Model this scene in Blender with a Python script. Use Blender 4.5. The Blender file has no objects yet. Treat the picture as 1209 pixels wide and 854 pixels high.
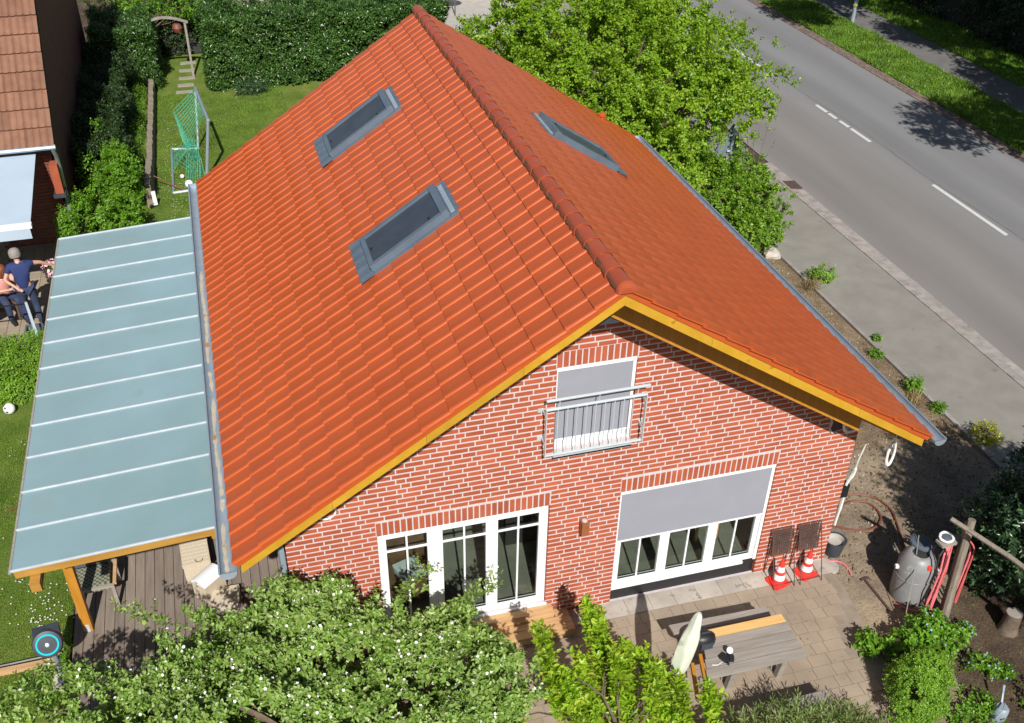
import bpy, math, random
import numpy as np
from mathutils import Vector, Matrix
R = math.radians
rng = np.random.default_rng(7)
random.seed(7)
S = bpy.context.scene
COL = S.collection

# ---------------------------------------------------------------- camera
cam = bpy.data.cameras.new('camera'); camo = bpy.data.objects.new('camera', cam); COL.objects.link(camo)
camo.location = (1.3119, -9.8357, 11.7546)
camo.rotation_euler = (math.pi / 2 - 0.6377, 0, -0.261)
cam.sensor_width = 36; cam.lens = 1205.098 / 1209 * 36
cam.shift_x = 0.0266; cam.shift_y = 0.0398
cam.clip_start = 0.1; cam.clip_end = 1000
S.camera = camo
# ---------------------------------------------------------------- sky and sun
SUN_EL, SUN_AZ = R(42), R(8)          # the light travels towards +y and a little +x
W = bpy.data.worlds.new('World'); S.world = W; W.use_nodes = True
nt = W.node_tree; nt.nodes.clear()
sky = nt.nodes.new('ShaderNodeTexSky'); sky.sky_type = 'NISHITA'; sky.sun_disc = False
sky.sun_elevation = SUN_EL; sky.sun_rotation = math.pi + SUN_AZ
bg = nt.nodes.new('ShaderNodeBackground'); bg.inputs[1].default_value = 0.055
wo = nt.nodes.new('ShaderNodeOutputWorld')
nt.links.new(sky.outputs[0], bg.inputs[0]); nt.links.new(bg.outputs[0], wo.inputs[0])
sl = bpy.data.lights.new('sun', 'SUN'); sl.energy = 5.0; sl.angle = R(0.55); sl.color = (1, .955, .89)
so = bpy.data.objects.new('sun', sl); COL.objects.link(so)
_d = Vector((math.sin(SUN_AZ) * math.cos(SUN_EL), math.cos(SUN_AZ) * math.cos(SUN_EL), -math.sin(SUN_EL)))
so.rotation_euler = _d.to_track_quat('-Z', 'Y').to_euler(); so.location = (0, -20, 25)
S.view_settings.view_transform = 'Standard'; S.view_settings.look = 'None'
S.view_settings.exposure = 0.25; S.view_settings.gamma = 1.0
S.cycles.max_bounces = 8; S.cycles.transparent_max_bounces = 12; S.cycles.diffuse_bounces = 3; S.cycles.use_denoising = True

# ---------------------------------------------------------------- materials
def _nodes(name):
    m = bpy.data.materials.new(name); m.use_nodes = True
    t = m.node_tree; b = t.nodes['Principled BSDF']
    return m, t, b
def N(t, kind, **kw):
    n = t.nodes.new(kind)
    for k, v in kw.items():
        if k in n.inputs.keys() if hasattr(n.inputs, 'keys') else False: n.inputs[k].default_value = v
        else: setattr(n, k, v)
    return n
def c4(c): return (c[0], c[1], c[2], 1)
def rnd(t):
    """a number per object and per mesh island"""
    oi = t.nodes.new('ShaderNodeObjectInfo'); g = t.nodes.new('ShaderNodeNewGeometry')
    a = t.nodes.new('ShaderNodeMath'); a.operation = 'ADD'; f = t.nodes.new('ShaderNodeMath'); f.operation = 'FRACT'
    t.links.new(oi.outputs['Random'], a.inputs[0]); t.links.new(g.outputs['Random Per Island'], a.inputs[1]); t.links.new(a.outputs[0], f.inputs[0])
    return f.outputs[0], g
def noise(t, g, scale, detail=4, rough=.6, vec=None, stretch=None):
    n = t.nodes.new('ShaderNodeTexNoise'); n.inputs['Scale'].default_value = scale; n.inputs['Detail'].default_value = detail; n.inputs['Roughness'].default_value = rough
    src = vec or g.outputs['Position']
    if stretch:
        mp = t.nodes.new('ShaderNodeMapping'); mp.inputs['Scale'].default_value = stretch; t.links.new(src, mp.inputs[0]); src = mp.outputs[0]
    t.links.new(src, n.inputs['Vector']); return n.outputs['Fac']
def ramp(t, fac, stops):
    r = t.nodes.new('ShaderNodeValToRGB'); e = r.color_ramp.elements
    e[0].position, e[0].color = stops[0][0], c4(stops[0][1]); e[1].position, e[1].color = stops[-1][0], c4(stops[-1][1])
    for p, c in stops[1:-1]:
        x = e.new(p); x.color = c4(c)
    t.links.new(fac, r.inputs[0]); return r.outputs[0]
def mixc(t, fac, a, b, mode='MIX'):
    m = t.nodes.new('ShaderNodeMix'); m.data_type = 'RGBA'; m.blend_type = mode
    for s, v in ((m.inputs[0], fac), (m.inputs[6], a), (m.inputs[7], b)):
        if hasattr(v, 'links') or hasattr(v, 'is_linked'): t.links.new(v, s)
        elif isinstance(v, (int, float)): s.default_value = v
        else: s.default_value = c4(v)
    return m.outputs[2]
def mapr(t, v, a, b, lo=0., hi=1.):
    m = t.nodes.new('ShaderNodeMapRange'); m.inputs[1].default_value = lo; m.inputs[2].default_value = hi; m.inputs[3].default_value = a; m.inputs[4].default_value = b
    t.links.new(v, m.inputs[0]); return m.outputs[0]
def scalec(t, col, fac):
    h = t.nodes.new('ShaderNodeHueSaturation'); t.links.new(col, h.inputs['Color']); t.links.new(fac, h.inputs['Value']); return h.outputs[0]
def bumpn(t, h, strength, dist=.01):
    b = t.nodes.new('ShaderNodeBump'); b.inputs['Strength'].default_value = strength; b.inputs['Distance'].default_value = dist
    t.links.new(h, b.inputs['Height']); return b.outputs[0]

def mat(name, c1, c2=None, scale=4., rough=.6, metal=0., var=0., bump=0., bscale=60., stretch=None, spec=.5, speck=None, speck_scale=30, speck_lo=.62, coat=0., detail=5):
    m, t, b = _nodes(name); f, g = rnd(t)
    nz = noise(t, g, scale, detail, .62, stretch=stretch)
    col = ramp(t, nz, [(.3, c1), (.7, c2 or c1)])
    if speck is not None:
        sp = noise(t, g, speck_scale, 3, .6)
        col = mixc(t, mapr(t, sp, 0, 1, speck_lo, speck_lo + .06), col, speck)
    if var: col = scalec(t, col, mapr(t, f, 1 - var, 1 + var))
    t.links.new(col, b.inputs['Base Color'])
    b.inputs['Roughness'].default_value = rough; b.inputs['Metallic'].default_value = metal
    b.inputs['Specular IOR Level'].default_value = spec; b.inputs['Coat Weight'].default_value = coat
    if bump:
        bn = noise(t, g, bscale, 4, .7, stretch=stretch); t.links.new(bumpn(t, bn, bump), b.inputs['Normal'])
    return m
def leafmat(name, cols, rough=.42, trans=.32, patch=.25, spec=.5):
    m, t, b = _nodes(name); f, g = rnd(t)
    n = len(cols); col = ramp(t, f, [(i / (n - 1), c) for i, c in enumerate(cols)])
    nz = noise(t, g, 1.6, 3); col = scalec(t, col, mapr(t, nz, 1 - patch, 1 + patch, .3, .7))
    t.links.new(col, b.inputs['Base Color']); b.inputs['Roughness'].default_value = rough; b.inputs['Specular IOR Level'].default_value = spec
    tr = t.nodes.new('ShaderNodeBsdfTranslucent'); mx = t.nodes.new('ShaderNodeMixShader'); mx.inputs[0].default_value = trans
    bright = t.nodes.new('ShaderNodeHueSaturation'); bright.inputs['Value'].default_value = 1.5; bright.inputs['Hue'].default_value = .49
    t.links.new(col, bright.inputs['Color']); t.links.new(bright.outputs[0], tr.inputs[0])
    out = t.nodes['Material Output']
    t.links.new(b.outputs[0], mx.inputs[1]); t.links.new(tr.outputs[0], mx.inputs[2]); t.links.new(mx.outputs[0], out.inputs[0])
    return m
def glassmat(name, tint=(.86, .9, .88)):
    m, t, b = _nodes(name); t.nodes.remove(b)
    tr = t.nodes.new('ShaderNodeBsdfTransparent'); tr.inputs[0].default_value = c4(tint)
    gl = t.nodes.new('ShaderNodeBsdfGlossy'); gl.inputs['Roughness'].default_value = .02
    lw = t.nodes.new('ShaderNodeLayerWeight'); pw = t.nodes.new('ShaderNodeMath'); pw.operation = 'POWER'; pw.inputs[1].default_value = 4.; t.links.new(lw.outputs['Facing'], pw.inputs[0])
    fr = t.nodes.new('ShaderNodeMapRange'); fr.inputs[3].default_value = .03; fr.inputs[4].default_value = .8; t.links.new(pw.outputs[0], fr.inputs[0])
    mx = t.nodes.new('ShaderNodeMixShader')
    t.links.new(fr.outputs[0], mx.inputs[0]); t.links.new(tr.outputs[0], mx.inputs[1]); t.links.new(gl.outputs[0], mx.inputs[2])
    t.links.new(mx.outputs[0], t.nodes['Material Output'].inputs[0]); return m

MT = {}
MT['tile'] = mat('roof_tile_red', (.435, .080, .018), (.475, .094, .022), 1.7, rough=.42, var=.04, bump=.15, bscale=150, coat=.15, spec=.42)
MT['silt'] = mat('gutter_silt', (.42, .36, .27), (.5, .45, .36), 9., rough=.9, speck=(.38, .2, .07), speck_scale=4, speck_lo=.6)
MT['ridge'] = mat('ridge_tile_dark_red', (.32, .062, .024), (.38, .08, .034), 3., rough=.3, var=.08, bump=.1, bscale=120, spec=.6)
MT['brick'] = mat('brick_red', (.345, .078, .036), (.435, .115, .056), 3., rough=.75, var=.13, bump=.25, bscale=180, spec=.3)
MT['mortar'] = mat('mortar_pale', (.50, .45, .455), (.60, .55, .56), 8., rough=.9, bump=.2)
MT['board'] = mat('stained_board_yellow', (.44, .235, .012), (.54, .31, .028), 3., rough=.55, var=.07, stretch=(1, 1, 1), bump=.1, bscale=40, speck=(.36, .17, .01), speck_scale=5, speck_lo=.68)
MT['beam'] = mat('stained_beam_orange', (.34, .165, .028), (.46, .25, .055), 2.5, rough=.55, stretch=(.6, 6, 6), bump=.15)
MT['post'] = mat('stained_post_orange', (.40, .165, .018), (.52, .235, .03), 2.5, rough=.5, stretch=(6, 6, .6), bump=.15)
MT['zinc'] = mat('zinc_grey', (.30, .37, .44), (.38, .45, .52), 5., rough=.5, metal=.35, spec=.5, speck=(.42, .3, .16), speck_scale=9, speck_lo=.7)
MT['zincc'] = mat('zinc_clean', (.34, .41, .48), (.42, .49, .56), 4., rough=.42, metal=.5)
MT['lead'] = mat('window_cladding_grey', (.105, .145, .19), (.14, .185, .235), 3., rough=.45, metal=.2)
MT['blind'] = mat('dark_blind_fabric', (.035, .045, .06), (.05, .06, .08), 3., rough=.35, bump=.05)
MT['white'] = mat('white_plastic', (.78, .79, .8), (.83, .84, .85), 3., rough=.35)
MT['screen'] = mat('grey_screen_fabric', (.26, .27, .315), (.285, .295, .34), 2., rough=.8, bump=.1, bscale=300)
MT['steel'] = mat('stainless_steel', (.52, .58, .62), (.60, .66, .70), 4., rough=.35, metal=.25)
MT['black'] = mat('black_plastic', (.012, .013, .015), (.02, .02, .024), 5., rough=.45)
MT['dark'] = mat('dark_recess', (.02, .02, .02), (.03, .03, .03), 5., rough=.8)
MT['glass'] = glassmat('window_glass')
MT['innerwall'] = mat('interior_paint', (.30, .28, .25), (.34, .32, .29), 2., rough=.9)
MT['floortile'] = mat('interior_floor_tile', (.15, .155, .125), (.19, .19, .155), 4., rough=.5, var=.06)
MT['grout'] = mat('floor_grout', (.28, .28, .25), (.3, .3, .27), 3., rough=.9)
MT['brown'] = mat('brown_leather', (.10, .055, .03), (.16, .09, .05), 6., rough=.5)
MT['cloth'] = mat('pale_blue_cloth', (.35, .45, .46), (.5, .55, .53), 8., rough=.8)
MT['panel'] = mat('pergola_panel_bluegrey', (.205, .31, .325), (.25, .372, .415), .5, rough=.38, spec=.45, speck=(.23, .33, .34), speck_scale=1.3, speck_lo=.6)
MT['alu'] = mat('pale_aluminium', (.44, .49, .53), (.56, .6, .64), 4., rough=.5, metal=.2)
MT['deck'] = mat('deck_board_brown', (.18, .145, .12), (.265, .215, .175), 2.5, rough=.8, var=.14, stretch=(9, .8, 9), bump=.4, bscale=60)
MT['oldwood'] = mat('weathered_grey_wood', (.23, .205, .18), (.34, .31, .275), 2.2, rough=.85, var=.08, stretch=(.8, 9, 9), bump=.4, bscale=50)
MT['newwood'] = mat('fresh_pine', (.62, .36, .12), (.74, .48, .2), 2.5, rough=.6, stretch=(.8, 8, 8), bump=.2)
MT['stepwood'] = mat('larch_step', (.42, .24, .11), (.58, .37, .19), 2.5, rough=.7, stretch=(.8, 8, 8), bump=.2)
MT['greypost'] = mat('silvered_post', (.17, .14, .11), (.28, .24, .19), 3., rough=.85, stretch=(8, 8, .8), bump=.4)
MT['paver'] = mat('concrete_paver', (.25, .20, .15), (.365, .295, .22), 1.1, rough=.9, var=.05, bump=.35, bscale=90, speck=(.15, .125, .105), speck_scale=14, speck_lo=.66)
MT['paverdust'] = mat('dusty_paver', (.33, .29, .25), (.46, .42, .37), 2.5, rough=.9, var=.06, bump=.35, bscale=90, speck=(.26, .23, .2), speck_scale=6, speck_lo=.6)
MT['paverjoint'] = mat('paver_joint_sand', (.21, .175, .135), (.30, .245, .19), 6., rough=.95)
MT['path'] = mat('pavement_grey', (.205, .192, .168), (.262, .247, .218), 1.6, rough=.9, bump=.4, bscale=60, speck=(.18, .165, .14), speck_scale=2.2, speck_lo=.66)
MT['farpath'] = mat('footpath_asphalt', (.12, .115, .112), (.16, .155, .15), 2., rough=.9, bump=.4)
MT['kerb'] = mat('kerb_stone_pink_grey', (.24, .215, .2), (.35, .315, .295), 5., rough=.85, var=.13, bump=.35, speck=(.2, .17, .15), speck_scale=8, speck_lo=.64)
MT['redset'] = mat('gutter_set_red', (.13, .095, .078), (.21, .155, .128), 6., rough=.9, var=.2, bump=.3)
MT['paint'] = mat('road_paint_white', (.62, .62, .6), (.5, .5, .48), 18., rough=.7, speck=(.3, .3, .3), speck_scale=22, speck_lo=.66)
MT['ntile'] = mat('old_tile_brown', (.17, .08, .05), (.24, .12, .072), 3.5, rough=.8, var=.12, bump=.3, speck=(.5, .42, .36), speck_scale=26, speck_lo=.73)
MT['nbrick'] = mat('old_brick_dark_red', (.14, .045, .03), (.2, .07, .045), 3., rough=.85, var=.15, bump=.3)
MT['nmortar'] = mat('old_mortar', (.2, .17, .15), (.26, .22, .2), 6., rough=.95)
MT['awning'] = mat('awning_fabric_pale_blue', (.36, .45, .54), (.4, .49, .58), 1.5, rough=.75)
MT['red'] = mat('cone_red', (.72, .035, .03), (.78, .06, .045), 4., rough=.45)
MT['whiter'] = mat('reflective_white', (.78, .78, .8), (.82, .82, .84), 4., rough=.35)
MT['tank'] = mat('tank_grey_plastic', (.19, .195, .2), (.27, .275, .28), 3., rough=.45, speck=(.33, .32, .3), speck_scale=7, speck_lo=.64)
MT['bluegrey'] = mat('lid_blue_grey', (.08, .1, .13), (.1, .12, .15), 4., rough=.5)
MT['hosered'] = mat('hose_faded_red', (.5, .09, .09), (.6, .14, .13), 5., rough=.5)
MT['hosebrown'] = mat('hose_rust_brown', (.16, .05, .035), (.22, .07, .05), 5., rough=.55)
MT['hosepink'] = mat('hose_pink', (.72, .16, .2), (.8, .22, .24), 5., rough=.5)
MT['cable'] = mat('cable_white', (.7, .7, .68), (.78, .78, .76), 6., rough=.5)
MT['mesh_iron'] = mat('rusty_iron', (.075, .05, .042), (.14, .085, .07), 12., rough=.7, metal=.2)
MT['cover'] = mat('parasol_cover_pale_green', (.52, .56, .44), (.68, .70, .6), 4., rough=.8, bump=.3, bscale=14, speck=(.42, .46, .34), speck_scale=3, speck_lo=.6)
MT['terracotta'] = mat('terracotta', (.42, .2, .13), (.5, .26, .18), 6., rough=.85)
MT['soilm'] = mat('pot_soil', (.05, .035, .025), (.09, .06, .04), 20., rough=.95)
MT['cyan'] = mat('turquoise_plastic', (.0, .42, .5), (.0, .46, .54), 4., rough=.4)
MT['anthracite'] = mat('anthracite_plastic', (.035, .042, .055), (.05, .06, .075), 4., rough=.5)
MT['wicker'] = mat('wicker_cream', (.5, .42, .31), (.62, .54, .42), 60., rough=.85, bump=.6, bscale=90)
MT['bark'] = mat('bark', (.09, .065, .045), (.18, .135, .1), 10., rough=.95, bump=.6, bscale=25)
MT['skin'] = mat('skin', (.52, .29, .2), (.56, .32, .23), 5., rough=.55)
MT['navy'] = mat('navy_cotton', (.012, .025, .1), (.02, .035, .13), 6., rough=.85, bump=.1)
MT['jeans'] = mat('denim', (.02, .03, .075), (.035, .05, .11), 8., rough=.9)
MT['hairgrey'] = mat('grey_hair', (.16, .145, .13), (.3, .28, .26), 30., rough=.7, bump=.4)
MT['hairred'] = mat('auburn_hair', (.16, .045, .02), (.24, .08, .04), 30., rough=.6, bump=.4)
MT['pink'] = mat('pink_cotton', (.75, .32, .28), (.8, .4, .35), 6., rough=.85)
MT['net'] = mat('green_net_cord', (.05, .42, .3), (.08, .5, .36), 6., rough=.7)
MT['stone'] = mat('pale_stone', (.42, .38, .32), (.56, .52, .46), 5., rough=.9, bump=.5)
MT['stepstone'] = mat('stepping_slab', (.25, .23, .19), (.34, .31, .26), 5., rough=.95, bump=.3)
MT['sign'] = mat('sign_back_grey', (.16, .2, .25), (.2, .24, .29), 3., rough=.5, metal=.2)
MT['tarp'] = mat('pale_tarpaulin', (.5, .56, .62), (.62, .68, .72), 3., rough=.5)
MT['rustpost'] = mat('painted_post_rust', (.4, .12, .05), (.48, .17, .08), 5., rough=.7)
MT['blossom'] = mat('blossom_white', (.8, .74, .76), (.85, .83, .84), 30., rough=.7, var=.05)
MT['pinkbloom'] = mat('blossom_pink', (.75, .35, .45), (.8, .55, .6), 30., rough=.7)
MT['bluebloom'] = mat('blossom_blue', (.2, .3, .6), (.35, .45, .75), 30., rough=.7)
MT['redbloom'] = mat('blossom_red', (.7, .05, .03), (.75, .1, .05), 30., rough=.7)
MT['yellow'] = mat('yellow_plastic', (.7, .5, .02), (.75, .55, .03), 5., rough=.5)
MT['concrete'] = mat('pale_concrete', (.34, .32, .29), (.42, .4, .37), 3., rough=.9, bump=.3)
MT['shed'] = mat('shed_panel_taupe', (.33, .28, .26), (.38, .33, .31), 2., rough=.8)
MT['amber'] = mat('corten_lamp', (.26, .085, .03), (.33, .12, .045), 6., rough=.6)
MT['plaid'] = None
L = leafmat
MT['L_apple'] = L('apple_leaf', [(.12, .22, .035), (.20, .34, .055), (.28, .42, .085), (.40, .50, .20)], patch=.15)
MT['L_lime'] = L('lime_green_leaf', [(.2, .36, .02), (.28, .46, .025), (.36, .54, .035), (.44, .5, .06)], trans=.38)
MT['L_tree'] = L('maple_leaf', [(.12, .24, .012), (.17, .32, .014), (.24, .39, .02), (.31, .42, .03)], trans=.35, patch=.18)
MT['L_road'] = L('hazel_leaf', [(.08, .18, .012), (.13, .26, .016), (.19, .34, .024), (.26, .40, .04)], trans=.33, patch=.15)
MT['L_laurel'] = L('laurel_leaf', [(.022, .065, .012), (.04, .10, .02), (.065, .14, .028), (.13, .22, .045)], rough=.28, trans=.15, spec=.6)
MT['L_rhodo'] = L('rhododendron_leaf', [(.018, .05, .018), (.03, .075, .03), (.05, .11, .04), (.09, .16, .06)], rough=.28, trans=.12, spec=.6)
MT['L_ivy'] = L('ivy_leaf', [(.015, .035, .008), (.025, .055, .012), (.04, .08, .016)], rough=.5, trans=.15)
MT['L_box'] = L('box_leaf', [(.13, .28, .02), (.19, .36, .03), (.26, .44, .045)], trans=.3)
MT['L_bamboo'] = L('narrow_leaf', [(.09, .16, .035), (.14, .21, .05), (.19, .25, .07), (.24, .26, .10)], trans=.25)
MT['L_shrub'] = L('shrub_leaf', [(.08, .21, .015), (.14, .3, .02), (.2, .37, .03)], trans=.35)
MT['L_silver'] = L('silver_leaf', [(.2, .27, .13), (.3, .36, .2), (.38, .42, .28)], trans=.2)
MT['L_grass'] = L('grass_blade', [(.09, .19, .016), (.14, .26, .022), (.2, .31, .04)], trans=.3, patch=.35)
MT['L_dry'] = L('dry_stalk', [(.3, .22, .1), (.38, .3, .15), (.2, .14, .07)], trans=.2)
MT['L_yellow'] = L('yellow_green_leaf', [(.3, .36, .03), (.4, .42, .04), (.45, .4, .05)], trans=.3)

def ground_mat(name, stops, scale, fine, bump, fine_amt=.35, extra=None):
    m, t, b = _nodes(name); g = t.nodes.new('ShaderNodeNewGeometry')
    a = noise(t, g, scale, 6, .65); col = ramp(t, a, stops)
    f = noise(t, g, fine, 5, .75); col = scalec(t, col, mapr(t, f, 1 - fine_amt, 1 + fine_amt, .3, .7))
    if extra: col = extra(t, g, col)
    t.links.new(col, b.inputs['Base Color']); b.inputs['Roughness'].default_value = .95; b.inputs['Specular IOR Level'].default_value = .2
    t.links.new(bumpn(t, f, bump, .03), b.inputs['Normal']); return m
MT['lawn'] = ground_mat('lawn', [(.3, (.085, .14, .02)), (.46, (.125, .185, .03)), (.6, (.17, .22, .042)), (.72, (.25, .25, .085))], 1.1, 38, 1., .45)
MT['verge'] = ground_mat('roadside_grass', [(.3, (.05, .13, .01)), (.5, (.09, .22, .015)), (.7, (.14, .28, .025))], 1.2, 30, 1., .5)
MT['soil'] = ground_mat('garden_soil', [(.3, (.17, .13, .095)), (.45, (.26, .205, .15)), (.62, (.36, .285, .2)), (.8, (.46, .36, .23))], .9, 26, 1., .35)
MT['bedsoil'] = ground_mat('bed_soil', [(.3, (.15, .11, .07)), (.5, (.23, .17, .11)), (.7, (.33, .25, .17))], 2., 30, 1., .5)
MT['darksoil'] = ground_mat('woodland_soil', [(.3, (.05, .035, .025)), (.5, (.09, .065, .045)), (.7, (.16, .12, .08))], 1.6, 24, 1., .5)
def _road():
    m, t, b = _nodes('asphalt'); g = t.nodes.new('ShaderNodeNewGeometry')
    big = noise(t, g, .9, 4, .5, stretch=(1, .12, 1)); col = ramp(t, big, [(.3, (.175, .174, .178)), (.7, (.215, .215, .222))])
    # worn wheel tracks run along the road (paler bands)
    sx = t.nodes.new('ShaderNodeSeparateXYZ'); t.links.new(g.outputs['Position'], sx.inputs[0])
    wv = t.nodes.new('ShaderNodeMath'); wv.operation = 'MULTIPLY'; wv.inputs[1].default_value = 2 * math.pi / 1.72; t.links.new(sx.outputs[0], wv.inputs[0])
    sn = t.nodes.new('ShaderNodeMath'); sn.operation = 'SINE'; t.links.new(wv.outputs[0], sn.inputs[0])
    col = scalec(t, col, mapr(t, sn.outputs[0], .93, 1.07, -1, 1))
    warm = mapr(t, sx.outputs[0], 1, 0, 18.2, 20.2); col = mixc(t, warm, col, (1.06, 1.0, .93), 'MULTIPLY')
    f = noise(t, g, 70, 4, .8); col = scalec(t, col, mapr(t, f, .8, 1.2, .3, .7))
    sp = noise(t, g, 3.2, 5, .7); col = mixc(t, mapr(t, sp, 0, .5, .7, .76), col, (.07, .068, .066))
    t.links.new(col, b.inputs['Base Color']); b.inputs['Roughness'].default_value = .85; b.inputs['Specular IOR Level'].default_value = .3
    t.links.new(bumpn(t, f, .35, .01), b.inputs['Normal']); return m
MT['road'] = _road()
def _plaid():
    m, t, b = _nodes('plaid_cushion'); tc = t.nodes.new('ShaderNodeNewGeometry')
    ch = t.nodes.new('ShaderNodeTexChecker'); ch.inputs['Scale'].default_value = 26; ch.inputs[1].default_value = (.07, .085, .06, 1); ch.inputs[2].default_value = (.26, .25, .18, 1)
    t.links.new(tc.outputs['Position'], ch.inputs[0]); t.links.new(ch.outputs[0], b.inputs['Base Color']); b.inputs['Roughness'].default_value = .9; return m
MT['plaid'] = _plaid()

# ---------------------------------------------------------------- object helpers
WOFF = {}
def tag(o, label=None, cat=None, group=None, kind=None):
    if label: o['label'] = label
    if cat: o['category'] = cat
    if group: o['group'] = group
    if kind: o['kind'] = kind
    return o
def thing(name, loc, label, cat, group=None, rz=0., kind=None):
    o = bpy.data.objects.new(name, None); COL.objects.link(o); o.location = loc; o.rotation_euler.z = rz; o.empty_display_size = .2
    WOFF[o.name] = Vector(loc); return tag(o, label, cat, group, kind)
def _mesh(name, V, F, mats, mi=None, smooth=False):
    me = bpy.data.meshes.new(name); me.from_pydata(V, [], F)
    for m in (mats if isinstance(mats, (list, tuple)) else [mats]): me.materials.append(MT[m] if isinstance(m, str) else m)
    if mi is not None: me.polygons.foreach_set('material_index', mi)
    if smooth: me.polygons.foreach_set('use_smooth', [True] * len(F))
    me.update(); return me
def link(name, me, parent=None, loc=(0, 0, 0)):
    o = bpy.data.objects.new(name, me); COL.objects.link(o); o.location = loc
    if parent: o.parent = parent
    return o
def woff(p):
    if p is None: return Vector((0, 0, 0))
    return WOFF.get(p.name, Vector((0, 0, 0)))
class MB:
    def __init__(s): s.V, s.F, s.I, s.cur = [], [], [], 0
    def add(s, V, F, mi=None):
        b = len(s.V); s.V += [tuple(v) for v in V]; s.F += [tuple(i + b for i in f) for f in F]; s.I += [s.cur if mi is None else mi] * len(F); return s
    def hexa(s, P): # 8 points: bottom 4 ccw, top 4 ccw
        return s.add(P, [(3, 2, 1, 0), (4, 5, 6, 7), (0, 1, 5, 4), (1, 2, 6, 5), (2, 3, 7, 6), (3, 0, 4, 7)])
    def box(s, x0, x1, y0, y1, z0, z1):
        return s.hexa([(x0, y0, z0), (x1, y0, z0), (x1, y1, z0), (x0, y1, z0), (x0, y0, z1), (x1, y0, z1), (x1, y1, z1), (x0, y1, z1)])
    def obox(s, c, size, rz=0., tilt=None):
        M = Matrix.Rotation(rz, 3, 'Z')
        if tilt is not None: M = tilt
        P = [Vector(c) + M @ Vector((a * size[0] / 2, b * size[1] / 2, d * size[2] / 2)) for d in (-1, 1) for a, b in ((-1, -1), (1, -1), (1, 1), (-1, 1))]
        return s.hexa(P)
    def bar(s, p0, p1, w, h, up=(0, 0, 1)):
        p0, p1 = Vector(p0), Vector(p1); d = (p1 - p0).normalized(); up = Vector(up)
        a = d.cross(up); a = a.normalized() if a.length > 1e-5 else Vector((1, 0, 0)); b = a.cross(d).normalized()
        a *= w / 2; b *= h / 2
        P = [p0 - a - b, p0 + a - b, p0 + a + b, p0 - a + b, p1 - a - b, p1 + a - b, p1 + a + b, p1 - a + b]
        return s.hexa(P)
    def tube(s, pts, r, n=6, cap=True, closed=False):
        pts = [Vector(p) for p in pts]; rr = r if isinstance(r, (list, tuple)) else [r] * len(pts); m = len(pts)
        V = []; prev = None
        for i, p in enumerate(pts):
            if closed: d = (pts[(i + 1) % m] - pts[i - 1]).normalized()
            else: d = (pts[min(i + 1, m - 1)] - pts[max(i - 1, 0)]).normalized()
            if prev is None:
                a = d.orthogonal().normalized()
            else:
                a = prev - d * prev.dot(d); a = a.normalized() if a.length > 1e-5 else d.orthogonal().normalized()
            prev = a; b = d.cross(a)
            for k in range(n):
                t = 2 * math.pi * k / n; V.append(p + (a * math.cos(t) + b * math.sin(t)) * rr[i])
        F = []
        for i in range(m if closed else m - 1):
            j = (i + 1) % m
            for k in range(n):
                F.append((i * n + k, i * n + (k + 1) % n, j * n + (k + 1) % n, j * n + k))
        if cap and not closed: F += [tuple(reversed(range(n))), tuple((m - 1) * n + k for k in range(n))]
        return s.add(V, F)
    def hose(s, pts, r, n=6):
        P = [Vector(p) for p in pts]; Q = [P[0] * 2 - P[1]] + P + [P[-1] * 2 - P[-2]]; out = []
        for i in range(1, len(Q) - 2):
            a, b, c, d = Q[i - 1:i + 3]
            for k in range(6):
                t = k / 6; out.append(.5 * ((2 * b) + (c - a) * t + (2 * a - 5 * b + 4 * c - d) * t * t + (3 * b - a - 3 * c + d) * t ** 3))
        out.append(P[-1]); rr = r
        if isinstance(r, (list, tuple)): m = len(out) - 1; rr = [r[min(len(r) - 1, int(round(j / m * (len(r) - 1))))] for j in range(len(out))]
        return s.tube(out, rr, n)
    def lathe(s, prof, c=(0, 0, 0), n=16, M=None, cap=True, sx=1, sy=1):
        V, F = [], []; c = Vector(c)
        for r, z in prof:
            for k in range(n):
                t = 2 * math.pi * k / n; v = Vector((r * math.cos(t) * sx, r * math.sin(t) * sy, z)); v = M @ v if M else v; V.append(c + v)
        for i in range(len(prof) - 1):
            for k in range(n): F.append((i * n + k, i * n + (k + 1) % n, (i + 1) * n + (k + 1) % n, (i + 1) * n + k))
        if cap: F += [tuple(reversed(range(n))), tuple((len(prof) - 1) * n + k for k in range(n))]
        return s.add(V, F)
    def prism(s, poly, z0, z1):
        n = len(poly); V = [(x, y, z0) for x, y in poly] + [(x, y, z1) for x, y in poly]
        return s.add(V, [tuple(reversed(range(n))), tuple(range(n, 2 * n))] + [(i, (i + 1) % n, n + (i + 1) % n, n + i) for i in range(n)])
    def build(s, name, mats, parent=None, smooth=False, world=True, **kw):
        o_ = woff(parent) if world else Vector((0, 0, 0))
        V = [(x - o_.x, y - o_.y, z - o_.z) for x, y, z in s.V]
        o = link(name, _mesh(name, V, s.F, mats, s.I, smooth), parent)
        if parent is not None: WOFF[o.name] = woff(parent)
        if smooth:
            try: o.data.set_sharp_from_angle(angle=R(40))
            except Exception: pass
        return tag(o, **kw) if kw else o
def solo(mb, name, mats, loc, label, cat, group=None, kind=None, smooth=False):
    """a thing that is one mesh, origin at loc, vertices given in world space"""
    l = Vector(loc); V = [(x - l.x, y - l.y, z - l.z) for x, y, z in mb.V]
    o = link(name, _mesh(name, V, mb.F, mats, mb.I, smooth)); o.location = l; WOFF[o.name] = l
    if smooth: o.data.set_sharp_from_angle(angle=R(40))
    return tag(o, label, cat, group, kind)
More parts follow.
